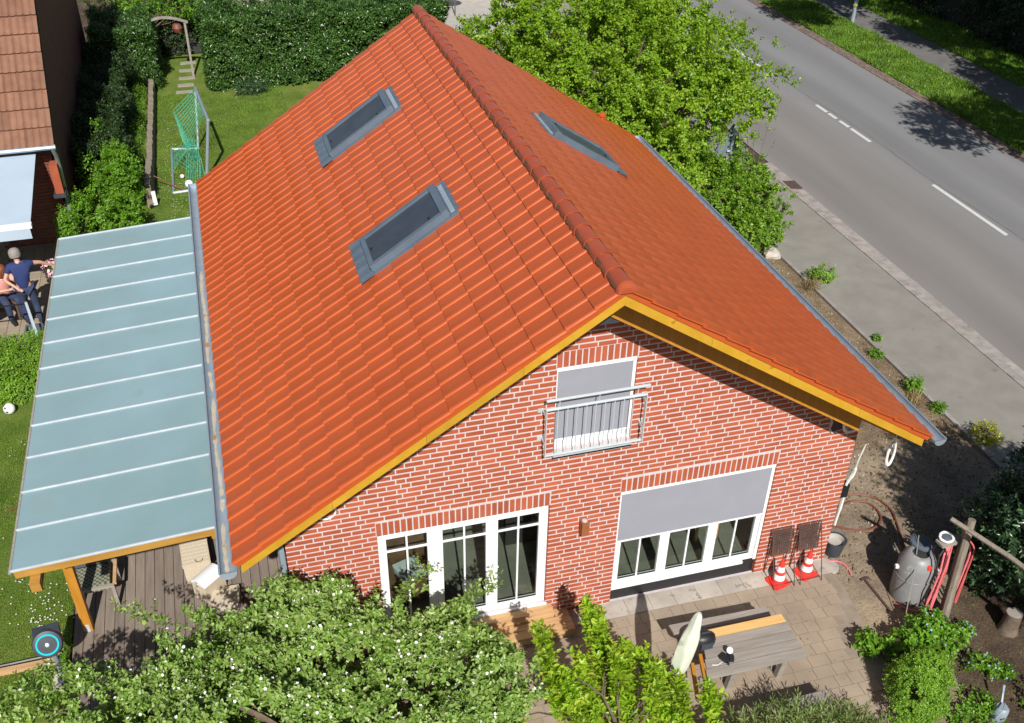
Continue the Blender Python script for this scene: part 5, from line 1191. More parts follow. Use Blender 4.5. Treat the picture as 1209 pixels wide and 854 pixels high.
# flowers beside the terrace
fp = thing('flower_pot', (-2.86, 12.35, .02), 'stone pot of pale pink flowers at the terrace edge beside the neighbouring wall', 'pot')
m_ = MB(); m_.lathe([(.13, 0), (.19, .3), (.2, .34), (.16, .34), (.0, .3)], (-2.86, 12.3, .02), 16, cap=False); m_.build('pot', 'stone', fp, smooth=True)
foliage('leaves', fp, [(-2.86, 12.3, .45, .2, .2, .14)], 90, .12, 5, .05, .03, 'L_shrub', keep=1, flower=('blossoms', 'pinkbloom', .055, .8))
fp = thing('flower_pot', (-2.8, 11.55, .02), 'teal-grey glazed bowl with small red flowers near the outstretched hand', 'pot')
m_ = MB(); m_.lathe([(.1, 0), (.2, .2), (.21, .24), (.17, .24), (.0, .2)], (-2.76, 11.55, .02), 16, cap=False); m_.build('bowl', 'bluegrey', fp, smooth=True)
foliage('leaves', fp, [(-2.74, 11.2, .16, .16, .3, .15)], 90, .12, 5, .05, .03, 'L_shrub', keep=1, flower=('blossoms', 'redbloom', .04, .25))
m_ = MB(); m_.lathe([(.12, 0), (.15, .2), (.12, .2)], (-2.6, 13.1, .0), 12); solo(m_, 'red_planter', 'red', (-2.6, 13.1, 0), 'small red planter at the foot of the neighbouring wall beside the hedge', 'planter')
# ================================================================ back garden
rw = thing('sleeper_wall', (-.78, 20, 0), 'low retaining wall of silvered upright sleepers along the left of the back lawn', 'wall')
y = 16.0
while y < 24.7:
    w = random.uniform(.16, .24); h = .38 + random.uniform(-.05, .08) + (.1 if y < 18 else 0); xo = -.86 + .012 * (y - 16)
    m_ = MB(); m_.box(xo + random.uniform(-.01, .01), xo + .15 + random.uniform(-.01, .01), y, y + w - .012, -.1, h); m_.build('sleeper', 'greypost', rw); y += w
m_ = MB(); m_.bar((-.66, 16.0, .05), (-.67, 16.0, .42), .1, .06, (0, 1, 0)); solo(m_, 'white_marker_post', 'white', (-.66, 16.0, 0), 'short white post at the near end of the sleeper wall', 'post')
for i, (x, y) in enumerate(((.30, 24.55), (.36, 25.2), (.42, 25.9), (.44, 26.7), (.5, 27.5))):
    m_ = MB(); m_.prism(jitter_poly([(x - .27, y - .13), (x + .27, y - .13), (x + .26, y + .13), (x - .26, y + .13)], .015, .2), -.03, .012)
    solo(m_, 'stepping_stone', 'stepstone', (x, y, 0), ['nearest stepping slab in the grass by the goal', 'second stepping slab from the goal in the grass path', 'middle slab of the five stepping stones in the grass path', 'fourth stepping slab from the goal, beside the hedge end', 'farthest stepping slab, in front of the dark garden arch'][i], 'slab', 'stepping stones leading to the arch', smooth=False)
# garden arch
ar = thing('garden_arch', (0, 26, 0), 'weathered pale wooden arch overgrown with ivy at the gap in the hedge', 'arch')
for xx in (-.7, .65):
    m_ = MB(); m_.bar((xx, 26, 0), (xx, 26, 1.8), .07, .07, (0, 1, 0)); m_.build('post', 'oldwood', ar)
m_ = MB(); pts = [(-.8 + 1.55 * i / 10, 26, 1.8 + .2 * math.sin(math.pi * i / 10)) for i in range(11)]
for a, b in zip(pts, pts[1:]): m_.bar(a, b, .12, .06)
m_.build('arch_top', 'oldwood', ar)
m_ = MB(); m_.lathe([(.0, -.17), (.12, -.13), (.17, 0), (.12, .13), (.0, .17)], (.38, 26.15, 1.6), 12); solo(m_, 'hanging_lantern', 'hosebrown', (.38, 26.15, 1.6), 'round rust-red ball hanging under the right side of the garden arch', 'ornament', smooth=True)
# football goal with torn green net
gl = thing('football_goal', (.4, 18.4, 0), 'small metal football goal with a torn green net on the back lawn', 'goal')
F1, F2, T1, T2 = Vector((.69, 17.35, 0)), Vector((.55, 19.62, 0)), Vector((.98, 17.45, 1.62)), Vector((.75, 19.75, 1.72)); B1, B2 = Vector((-.21, 16.66, .03)), Vector((-.2, 19.7, .03))
for nm, a, b, r__, mm in (('upright', F1, T1, .045, 'zincc'), ('upright', F2, T2, .03, 'alu'), ('crossbar', T1, T2, .045, 'zincc'), ('ground_bar', B1, B2, .035, 'zincc'), ('side_bar', B1, F1 + Vector((0, -.6, .03)), .035, 'alu'), ('side_bar', B2, F2, .035, 'alu')):
    m_ = MB(); m_.tube([a, b], r__, 8); m_.build(nm, mm, gl, smooth=True)
nm_ = MB()
def netpatch(c00, c10, c11, c01, nu, nv, sag=0):
    c = [Vector(v) for v in (c00, c10, c11, c01)]
    def q(u, v): p = (c[0] * (1 - u) + c[1] * u) * (1 - v) + (c[3] * (1 - u) + c[2] * u) * v; p.z -= sag * math.sin(math.pi * u) * math.sin(math.pi * v); return p
    for i in range(nu + 1): nm_.tube([q(i / nu, k / 8) for k in range(9)], .0055, 3, cap=False)
    for j in range(nv + 1): nm_.tube([q(k / 8, j / nv) for k in range(9)], .0055, 3, cap=False)
netpatch(T2, T2.lerp(T1, .75), (.42, 18.2, .75), (.08, 19.0, 1.42), 12, 8, .05)
netpatch((.08, 19.0, 1.42), (.42, 18.2, .75), (.35, 18.0, .6), (.2, 18.4, .75), 8, 5)
netpatch((.35, 18.3, .85), (.62, 17.9, .9), (.5, 17.0, .02), (.1, 16.9, .02), 6, 9, .05)
netpatch((.45, 18.6, .8), (.62, 17.6, .55), (.66, 17.3, .02), (-.2, 18.8, .04), 7, 7, .1)
netpatch((-.2, 19.6, .05), (.3, 19.3, .35), (.35, 18.2, .65), (-.2, 18.0, .05), 7, 7, .05)
nm_.build('net', 'net', gl, kind='stuff')
def ball(c, r_, label, seed, tilt=0):
    b_ = thing('football', (c[0], c[1], c[2] - r_), label, 'ball'); m_ = MB(); n1, n2 = 10, 16
    m_.lathe([(r_ * math.sin(math.pi * i / n1) + 1e-4, -r_ * math.cos(math.pi * i / n1)) for i in range(n1 + 1)], c, n2, cap=False); m_.build('shell', 'whiter', b_, smooth=True)
    rr = random.Random(seed)
    for k in range(9):
        u = Vector((rr.gauss(0, 1), rr.gauss(0, 1), rr.gauss(0, 1))).normalized(); q = u.to_track_quat('Z', 'Y').to_matrix(); m_ = MB(); m_.lathe([(r_ * .24, r_ * .975), (r_ * .2, r_ * 1.005), (.001, r_ * 1.02)], c, 5, q, cap=False); m_.build('patch', 'anthracite', b_)
ball(Vector((.22, 16.95, .11)), .11, 'white and grey football lying inside the metal goal', 3)
ball(Vector((.05, 17.6, .07)), .06, 'small orange-pink ball in the goal net', 5)
ball(Vector((-3.42, 7.5, .10)), .11, 'white football on the left lawn beside the box hedge', 9)
m_ = MB(); m_.hose([(-.75, 17.3, .35), (-.4, 17.1, .2), (0, 16.8, .05), (.3, 16.6, .03)], .014, 5); solo(m_, 'red_hose', 'hosebrown', (-.3, 17, 0), 'reddish hose trailing from the sleeper wall to the goal', 'hose')
# behind the hedge
sheet('neighbour_paving', rect(1.6, 15.5, 27.5, 80), .004, 'concrete')
def block(name, m, x0, x1, y0, y1, z0, z1, label, cat, roofm=None):
    t = thing(name, ((x0 + x1) / 2, (y0 + y1) / 2, z0), label, cat); b_ = MB(); b_.box(x0, x1, y0, y1, z0, z1); b_.build('wall', m, t)
    if roofm: b_ = MB(); b_.box(x0 - .15, x1 + .15, y0 - .2, y1 + .2, z1, z1 + .1); b_.build('roof', roofm, t)
    return t
s1 = block('garden_shed', 'shed', 2.2, 9.2, 31.3, 35, 0, 2.3, 'long taupe garden shed behind the laurel hedge', 'shed', 'concrete')
for i in range(9):
    m_ = MB(); xx = 2.4 + i * .75; m_.box(xx, xx + .7, 31.26, 31.298, .05, 2.2); m_.build('wall_panel', 'shed', s1)
m_ = MB(); m_.tube([(3.05, 29.0, 0), (2.98, 29.0, 2.3)], .06, 8); solo(m_, 'rusty_post', 'rustpost', (3, 29, 0), 'rust-red round post rising behind the laurel hedge', 'post')
tr_ = block('garbage_box', 'anthracite', .9, 2.1, 30.8, 31.6, 0, 1.1, 'dark grey box with a yellow lid stripe behind the hedge beside the shed', 'box')
m_ = MB(); m_.box(1.5, 1.85, 30.78, 31.3, 1.1, 1.16); m_.build('stripe', 'yellow', tr_)
m_ = MB(); m_.lathe([(.6, 0), (.55, .5), (.25, 1.1), (.05, 1.3)], (4.6, 29.6, 0), 14); solo(m_, 'covered_grill', 'tarp', (4.6, 29.6, 0), 'pale grey tarpaulin cover over a garden grill behind the hedge', 'cover', smooth=True)
h2 = block('flat_house', 'concrete', 9.6, 22, 33, 40, 0, 2.8, 'pale flat-roofed building at the top edge behind the silvery shrub', 'building', 'stone')
m_ = MB(); m_.box(10.6, 12.2, 32.96, 33.02, .5, 1.6); m_.build('window', 'dark', h2)
m_ = MB(); m_.lathe([(.0, .0), (.45, .02), (.4, .1), (.02, .3)], (10.9, 30.6, 1.6), 14); m_.tube([(10.9, 30.6, 0), (10.9, 30.6, 1.65)], .025, 6); solo(m_, 'garden_parasol', 'bluegrey', (10.9, 30.6, 0), 'small blue-grey parasol by the pale building at the top edge', 'parasol')
# ================================================================ right side: sign, lamp post, boulders
sg = thing('traffic_sign', (13.35, 11.7, 0), 'grey back of a triangular traffic sign standing in the shrub by the road', 'sign')
m_ = MB(); m_.tube([(13.35, 11.7, 0), (13.35, 11.7, 2.45)], .035, 8); m_.build('post', 'zincc', sg, smooth=True)
m_ = MB(); a_ = Vector((13.35, 11.75, 2.42)); dx_ = Vector((.45, -.1, 0)); tri = [a_, a_ - Vector((0, 0, .82)) + dx_, a_ - Vector((0, 0, .82)) - dx_]; off_ = Vector((.01, .04, 0))
m_.add(tri + [p + off_ for p in tri], [(0, 1, 2), (5, 4, 3), (0, 3, 4, 1), (1, 4, 5, 2), (2, 5, 3, 0)]); m_.build('triangle_plate', 'sign', sg)
for zz in (2.15, 1.75): m_ = MB(); m_.bar((13.25, 11.72, zz), (13.45, 11.68, zz), .03, .04); m_.build('clamp', 'steel', sg)
lp = thing('lamp_post', (25.62, 25.8, 0), 'grey metal lamp post with a yellow sticker on the grass verge', 'lamp post')
m_ = MB(); m_.tube([(25.62, 25.8, 0), (25.62, 25.8, 1.1), (25.62, 25.8, 6)], [.085, .08, .06], 10); m_.build('pole', 'zinc', lp, smooth=True)
m_ = MB(); m_.lathe([(.088, 0), (.088, .08)], (25.62, 25.8, .6), 10, cap=False); m_.build('sticker', 'yellow', lp)
m_ = MB(); m_.tube([(25.62, 25.8, 6), (24.6, 25.8, 6.3)], .04, 6); m_.build('arm', 'zinc', lp); m_ = MB(); m_.obox((24.3, 25.8, 6.3), (.7, .25, .12)); m_.build('lamp_head', 'anthracite', lp)
def rock(x, y, r_, label, m_='stone', z=0, seed=1):
    rr = np.random.default_rng(seed); b = MB(); n1, n2 = 5, 9; V = []
    ks = rr.normal(size=(3, 3)) * 2.2
    for i in range(n1 + 1):
        for k in range(n2):
            a, e = 2 * math.pi * k / n2, -math.pi / 2 + math.pi * i / n1; u = np.array([math.cos(e) * math.cos(a), math.cos(e) * math.sin(a), math.sin(e) * .6]); s = r_ * (1 + .22 * np.sin(ks @ u).sum() / 2); V.append((x + u[0] * s, y + u[1] * s, z + r_ * .3 + u[2] * s))
    b.add(V, [(i * n2 + k, i * n2 + (k + 1) % n2, (i + 1) * n2 + (k + 1) % n2, (i + 1) * n2 + k) for i in range(n1) for k in range(n2)]); solo(b, 'boulder', m_, (x, y, z), label, 'rock')
rock(13.2, 9.9, .42, 'large pale angular boulder half under the right gutter by the shrub', seed=4); rock(13.55, 9.35, .22, 'smaller pale stone in front of the large boulder by the pavement', seed=8)
rock(13.15, 5.9, .14, 'flat grey stone in the bed between two seedlings', seed=9)
# pebbles and clods
def scatter(name, region, n_, smin, smax, m_, z=0., hh=.5, avoid=None):
    b = MB(); 
    for i in range(n_):
        x = random.uniform(region[0], region[1]); y = random.uniform(region[2], region[3])
        if avoid and avoid(x, y): continue
        s = random.uniform(smin, smax) ; a = random.uniform(0, 6.28); V = []
        for k in range(5): t = a + k * 1.257; V.append((x + s * math.cos(t) * random.uniform(.7, 1), y + s * math.sin(t) * random.uniform(.7, 1), z - .01))
        V += [(x + (v[0] - x) * .6, y + (v[1] - y) * .6, z + s * hh) for v in V]
        b.add(V, [(k, (k + 1) % 5, 5 + (k + 1) % 5, 5 + k) for k in range(5)] + [(5, 6, 7, 8, 9)])
    b.build(name, m_, None, kind='stuff')
scatter('soil_clods', (9.6, 13.7, -.6, 2.6), 900, .008, .03, 'bedsoil'); scatter('pebbles', (9.6, 13.7, -.4, 12), 420, .008, .022, 'stone', hh=.7)
scatter('bed_clods', (9.6, 13.7, 2.4, 11), 1500, .01, .035, 'bedsoil'); scatter('leaf_litter', (10.3, 13.4, -4.4, -.7), 1500, .008, .022, 'brown', hh=.2)
# ================================================================ trees, shrubs, hedges
def hexblob(lst, r_, rzz=None): return [(x, y, z, r_ if not isinstance(r_, tuple) else r_[0], r_ if not isinstance(r_, tuple) else r_[1], rzz or (r_ if not isinstance(r_, tuple) else r_[0])) for x, y, z in lst]
# apple tree in blossom, lower left
ab = [(.7, -2.2, 1.75, 1.5, 1.2, .75), (-.6, -1.9, 1.6, .9, .8, .55), (1.9, -1.5, 1.9, .85, .8, .6), (2.7, -2.1, 1.75, .8, .8, .6), (1.2, -1.0, 2.05, .75, .5, .5), (.3, -1.15, 1.9, .6, .45, .4), (-1.5, -2.0, 1.45, .55, .6, .4),
      (3.1, -1.35, 1.85, .38, .3, .3), (3.3, -2.5, 1.6, .5, .6, .45), (-1.6, -1.35, 1.75, .35, .3, .25), (1.75, -.68, 2.2, .35, .3, .28), (.9, -2.9, 1.7, 2.4, 1.2, .6)]
tr = []
def arc(a, b, n_, bend=.15):
    a, b = np.array(a), np.array(b); return [a + (b - a) * t + np.array([0, 0, bend * math.sin(math.pi * t)]) for t in np.linspace(0, 1, n_)]
for a, b in (((.2, -1.1, 1.9), (-.82, -.2, 2.05)), ((.5, -1.0, 2.), (.0, -.55, 2.1)), ((3.0, -1.4, 1.9), (3.8, -1.0, 2.0)), ((2.4, -1.3, 2.), (2.95, -.72, 2.2)), ((-1.2, -1.6, 1.6), (-1.95, -1.0, 1.8)), ((3.3, -2.1, 1.7), (3.75, -1.95, 1.75)), ((-.7, -1.3, 1.7), (-1.15, -.95, 1.8)), ((-1.5, -1.9, 1.5), (-2.3, -1.75, 1.6))):
    for p in arc(a, b, 9): 
        for _ in range(4): tr.append((p + rng.normal(size=3) * .06, np.array(b) - np.array(a) + rng.normal(size=3) * .5 + np.array([0, 0, .4])))
ex = (np.array([t[0] for t in tr]), np.array([t[1] for t in tr]))
t = tree('apple_tree', (1.0, -2.4, 0), 'spreading apple tree with white blossoms filling the lower left corner', 'tree', ab, nsprig=5600, tuft=5, length=.17, nleaf=7, ln=.08, wd=.05, mats='L_apple', shell=.5, keep=.66, lump=.2, freq=3.2, shape=6, seed=5, extra=ex, flower=('blossoms', 'blossom', .022, .13), r0=.1, ntips=40, top=(1.0, -2.2, 1.6), droop=.2)
# lime green shrub with upright shoots, lower centre
shoots = [((4.30, -2.35, .9), (4.18, -1.72, 1.85)), ((4.35, -2.2, .9), (4.22, -1.95, 1.6)), ((4.95, -2.1, .9), (4.94, -1.40, 1.75)), ((4.98, -2.2, 1.0), (5.02, -1.60, 1.72)), ((5.2, -2.4, .9), (5.28, -2.0, 1.5)), ((5.5, -2.7, .9), (5.45, -2.15, 1.45)), ((4.7, -2.5, .9), (4.6, -2.1, 1.6)), ((5.75, -3.0, .8), (5.75, -2.6, 1.4)), ((5.0, -2.6, 1.), (5.05, -2.2, 1.65)), ((4.5, -2.7, 1.), (4.35, -2.25, 1.55)), ((5.3, -2.9, 1.), (5.4, -2.5, 1.6)), ((6.0, -3.2, .8), (6.1, -2.75, 1.3)), ((3.75, -2.9, .8), (3.6, -2.6, 1.3)), ((5.62, -2.75, .9), (5.6, -2.3, 1.35))]
tr = []
for a, b in shoots:
    a_, b_ = np.array(a), np.array(b); n_ = 16
    for i, p in enumerate(arc(a, b, n_, .08)):
        for _ in range(4 if i < n_ - 1 else 5): tr.append((p + rng.normal(size=3) * .035, (b_ - a_) * 1.0 + rng.normal(size=3) * .42 + np.array([0, 0, .2])))
ex = (np.array([q[0] for q in tr]), np.array([q[1] for q in tr]))
sb = [(4.75, -2.95, .7, .3, .35, .4), (5.3, -2.95, .85, .5, .4, .4), (4.95, -2.5, .9, .35, .3, .35), (6.0, -3.35, .75, .5, .4, .35), (3.95, -3.45, .6, .3, .3, .3), (5.0, -3.6, .85, 1.3, .5, .45)]
t = tree('magnolia_shrub', (4.9, -2.8, 0), 'bright lime-green shrub with upright leafy shoots at the bottom centre', 'shrub', sb, nsprig=560, length=.18, nleaf=7, ln=.125, wd=.062, mats='L_lime', shell=.5, keep=.7, freq=3, shape=6, seed=9, extra=ex, r0=.045, ntips=22, top=(4.95, -2.8, .9), droop=.12, crown_name='foliage')
m_ = MB()
for a, b in shoots: m_.tube([(4.95 + (a[0] - 4.95) * .3, -2.8 + (a[1] + 2.8) * .3, .1), a, tuple((np.array(a) + np.array(b)) / 2), b], [.018, .014, .01, .005], 5)
m_.build('shoots', 'bark', t)
# narrow-leaved bamboo-like shrub by the table
t = tree('oleander_shrub', (7.3, -3.0, 0), 'olive-green shrub with narrow leaves in front of the picnic table', 'shrub', [(6.75, -2.95, .35, .35, .38, .38), (7.3, -2.95, .4, .45, .38, .4), (7.9, -3.1, .3, .45, .35, .32), (8.35, -3.25, .2, .3, .3, .25), (7.3, -3.5, .35, 1.2, .5, .35)], nsprig=1150, length=.24, nleaf=12, ln=.13, wd=.022, mats='L_bamboo', shell=.6, keep=.85, freq=4, seed=12, r0=.02, ntips=16, top=(7.3, -3., .3), droop=.08, upb=.9, crown_name='foliage', spread=.7)
t = tree('yellow_shrub', (6.3, -3.4, 0), 'small yellow-green sprig between the lime shrub and the narrow-leaved shrub', 'shrub', [(6.75, -3.2, .62, .14, .14, .14), (6.55, -3.35, .5, .16, .16, .16)], nsprig=50, length=.12, nleaf=6, ln=.075, wd=.05, mats='L_yellow', keep=1, r0=.015, ntips=4, crown_name='foliage')
# box ball and neighbours
t = tree('box_ball', (9.32, -2.78, 0), 'round light green box shrub at the edge of the patio', 'shrub', [(9.33, -2.85, .42, .45, .42, .38), (9.45, -2.72, .44, .36, .34, .34), (9.17, -2.95, .36, .34, .32, .32)], nsprig=1500, tuft=4, length=.09, nleaf=7, ln=.036, wd=.024, mats='L_box', lump=.06, shell=.35, keep=.75, freq=5, seed=14, r0=.03, ntips=14, top=(9.32, -2.78, .3), upb=.25)
t = tree('hydrangea_bush', (9.35, -1.85, 0), 'low fresh green bush in front of the grey barrel, left of the clothes post', 'shrub', [(9.25, -1.82, .22, .22, .22, .2), (9.6, -1.95, .22, .26, .22, .18), (9.75, -2.15, .14, .15, .15, .12)], nsprig=200, length=.12, nleaf=7, ln=.085, wd=.06, mats='L_shrub', keep=.85, shape=6, seed=15, r0=.02, ntips=6, top=(9.4, -1.85, .15))
t = tree('hydrangea_bush', (10.1, -2.0, 0), 'bright green leafy bush at the foot of the clothes post', 'shrub', [(10.1, -1.85, .3, .3, .24, .24), (10.35, -2.1, .2, .25, .25, .18), (10.05, -2.2, .18, .25, .2, .16)], nsprig=260, length=.12, nleaf=7, ln=.085, wd=.06, mats='L_shrub', keep=.85, shape=6, seed=16, r0=.02, ntips=6, top=(10.1, -2.0, .15), flower=('flowers', 'bluebloom', .02, .1))
for i, (x, y, s, lb) in enumerate(((10.0, -3.75, .3, 'dark leafy clump cut by the bottom edge beside the watering can'), (10.95, -3.3, .28, 'shaded green clump between the watering can and the right edge'), (10.55, -2.55, .22, 'green clump with small pale blue flowers in the shaded bed right of the box ball'), (10.15, -3.1, .2, 'light green seedling clump below the box ball at the lower right'), (10.75, -1.9, .14, 'small green clump between the clothes post and the tree stump'), (9.8, -3.3, .22, 'bright green leafy clump at the bottom edge right of the box ball'), (10.85, -2.7, .13, 'sparse green clump in the shaded bed left of the stump'))):
    tree('bed_plant', (x, y, 0), lb, 'plant', [(x, y, s * .6, s, s, s * .55)], nsprig=75, length=.1, nleaf=6, ln=.06, wd=.04, mats='L_shrub', keep=.9, seed=20 + i, r0=.008, ntips=4, top=(x, y, s * .3), flower=('flowers', 'bluebloom', .016, .25) if i in (2, 4, 6) else None, crown_name='foliage')
# big rhododendron at the right edge
t = tree('rhododendron', (12.9, -1.7, 0), 'big dark glossy rhododendron at the right edge casting a deep shadow', 'shrub', [(12.7, -1.5, 1.3, 1.35, 1.2, 1.3), (11.8, -1.05, .9, .75, .7, .9), (11.75, -1.6, 1.5, .7, .7, .75), (12.6, -.9, 1.6, .9, .8, 1.0), (13.3, -2.5, 2.0, 1.5, 1.5, 1.5), (12.4, -2.6, 1.8, 1.0, 1.0, 1.3), (12.9, -1.6, 2.6, 1.1, 1.0, .8)], nsprig=5200, length=.2, nleaf=9, ln=.12, wd=.05, mats='L_rhodo', shell=.6, keep=.95, freq=2.5, shape=6, seed=30, r0=.08, ntips=26, top=(12.8, -1.8, 1.5), upb=.3)
tree('evergreen_tree', (12.9, -4.6, 0), 'tall dark evergreen behind the rhododendron, shading the bed at the right edge', 'tree', [(11.75, -3.1, 3.9, 1.15, 1.1, .8), (12.2, -5.2, 4.0, 1.3, 1.4, 1.0), (13.3, -5.2, 4.2, 1.4, 1.4, 1.2), (11.7, -4.3, 3.8, .9, .8, .6)], nsprig=4200, length=.28, nleaf=9, ln=.13, wd=.055, mats='L_rhodo', shell=.7, keep=.85, freq=1.6, seed=31, r0=.16, ntips=30, top=(12.8, -4.4, 2.8))
# seedlings in the bed beside the pavement
for i, (x, y, s, mm, lb) in enumerate(((14.05, 7.95, .34, 'L_box', 'fresh light green young bush leaning over the pavement edge'), (13.9, 5.45, .1, 'L_shrub', 'tiny seedling by the pavement edge below the young bush'), (13.6, 4.95, .12, 'L_shrub', 'small dark seedling in the bed beside the roof gutter'), (13.65, 3.7, .2, 'L_shrub', 'compact green herb clump at the pavement edge'), (13.7, 3.0, .12, 'L_shrub', 'low green seedling beside the dry grass tuft'), (13.95, 1.95, .28, 'L_yellow', 'yellow-leaved straggly plant at the shadow edge by the pavement'), (12.9, 7.2, .08, 'L_shrub', 'tiny sprout between boulder and young bush'))):
    tree('seedling', (x, y, 0), lb, 'plant', [(x, y, s * .7, s, s * .9, s * .6)], nsprig=int(30 + 320 * s), length=.12, nleaf=6, ln=.055 + .03 * s, wd=.035 + .02 * s, mats=mm, keep=.85, seed=40 + i, r0=.012, ntips=5, top=(x, y, s * .4), crown_name='foliage')
def dry(name, x, y, n_, h, label, mm='L_dry'):
    P = np.c_[rng.normal(x, .09, n_), rng.normal(y, .09, n_), np.zeros(n_)]; D = rng.normal(size=(n_, 3)) * .35; D[:, 2] = 1
    me = leaf_mesh(name, P - np.array([x, y, 0]), D, rv(n_), rng.uniform(.5, 1, n_) * h, .012, mm); o = link(name, me, None, (x, y, 0)); WOFF[o.name] = Vector((x, y, 0)); tag(o, label, 'plant')
dry('dry_tuft', 13.65, 7.75, 120, .42, 'dead brown twiggy tuft beside the fresh young bush by the pavement'); dry('dry_tuft', 13.4, 3.35, 140, .32, 'straw-coloured dry grass tuft by the roof gutter end'); dry('dry_tuft', 13.0, 8.3, 40, .3, 'thin dry stalks in the bed next to the boulders')
# trees and shrubs right behind the house
tb_ = [(10.6, 14.6, 3.3, 1.9, 1.8, 1.5), (9.0, 13.2, 2.9, 1.3, 1.4, 1.2), (12.1, 12.6, 3.2, 1.4, 1.4, 1.3), (10.6, 11.6, 2.9, 1.3, 1.1, 1.1), (13.0, 15.2, 3.3, 1.4, 1.5, 1.2), (14.0, 13.9, 2.9, .5, .5, .4), (14.1, 12.9, 2.9, .45, .45, .35), (11.6, 16.4, 3.6, 1.7, 1.5, 1.3), (11.4, 10.2, 2.4, .9, .9, .9), (8.2, 14.8, 2.7, 1.0, 1.4, 1.0), (13.3, 12.4, 2.8, .8, .8, .7), (9.3, 16.6, 3.3, 1.6, 1.5, 1.3)]
br_ = []
for a, b in (((13.9, 14.9, 3.2), (15.3, 15.0, 3.3)), ((13.6, 13.2, 3.1), (15.1, 12.4, 3.2)), ((13.9, 13.6, 3.), (14.9, 13.7, 3.0)), ((13.8, 15.8, 3.4), (15.0, 15.6, 3.6)), ((12.9, 12.0, 2.9), (14.3, 11.9, 3.0)), ((9.0, 13.0, 2.9), (7.8, 12.9, 3.1)), ((13.2, 16.6, 3.6), (14.2, 17.2, 4.0))):
    for p in arc(a, b, 12):
        for _ in range(6): br_.append((p + rng.normal(size=3) * .13, np.array(b) - np.array(a) + rng.normal(size=3) * .8 + np.array([0, 0, .6])))
ex = (np.array([q[0] for q in br_]), np.array([q[1] for q in br_]))
t = tree('maple_tree', (11.2, 13.4, 0), 'large yellow-green field maple behind the right roof slope, reaching over the road', 'tree', tb_, nsprig=4600, tuft=6, length=.22, nleaf=7, ln=.095, wd=.078, mats='L_tree', shell=.5, lump=.42, keep=.62, freq=2.0, seed=50, extra=ex, r0=.16, ntips=60, top=(11.2, 13.6, 2.6), upb=.45)
t = tree('roadside_shrub', (12.9, 10.7, 0), 'dense green shrub at the pavement corner in front of the traffic sign', 'shrub', [(12.7, 10.4, 1.0, 1.05, 1.0, .95), (13.4, 10.2, .9, .75, .7, .8), (12.2, 9.7, .8, .75, .75, .75), (12.2, 11.3, 1.2, 1.0, 1.0, .9), (13.2, 9.6, .55, .45, .45, .5), (13.6, 11.3, 1.0, .6, .6, .7)], nsprig=2100, tuft=5, length=.15, nleaf=7, ln=.07, wd=.058, mats='L_road', lump=.15, shell=.42, keep=.78, freq=3, seed=51, r0=.06, ntips=30, top=(12.8, 10.5, .8))
P = rng.normal(size=(26, 3)) * np.array([.35, .5, .28]) + np.array([14.0, 11.9, 2.0])
A = sprigs(P, rng.normal(size=P.shape) * .5 + np.array([.3, .2, .8]), .2, 5, .06, .05)
t = thing('thin_shoots', (13.9, 11.6, 0), 'thin green shoots rising in front of the road beside the traffic sign', 'plant'); me = leaf_mesh('leaves', A[0] - np.array([13.9, 11.6, 0]), A[1], A[2], A[3], A[4], 'L_tree'); link('leaves', me, t)
m_ = MB()
for i in range(8): m_.tube([(13.6 + i * .05, 11.3, .3), tuple(P[i * 3])], [.012, .004], 4)
m_.build('stems', 'bark', t)
t = tree('silver_shrub', (9.4, 19.5, 0), 'silvery grey-green feathery shrub beyond the rear ridge end', 'shrub', [(9.1, 19.0, 1.1, .8, .9, .9), (9.9, 20.2, 1.3, 1.0, 1.0, 1.0), (8.6, 18.3, .7, .6, .6, .6)], nsprig=1900, length=.28, nleaf=9, ln=.1, wd=.028, mats='L_silver', shell=.4, keep=.85, seed=52, r0=.04, ntips=12, top=(9.4, 19.5, .8))
t = tree('lime_shrub', (11.8, 21, 0), 'light green shrub at the top edge beside the big field maple', 'shrub', [(10.8, 19.2, 1.3, 1.0, 1.1, 1.0), (12.5, 21, 1.8, 1.8, 1.8, 1.5), (14.5, 20.5, 1.5, 1.4, 1.6, 1.4)], nsprig=1100, tuft=5, length=.22, nleaf=6, ln=.095, wd=.075, mats='L_tree', shell=.4, keep=.7, seed=53, r0=.06, ntips=16, top=(12, 21, 1.2))
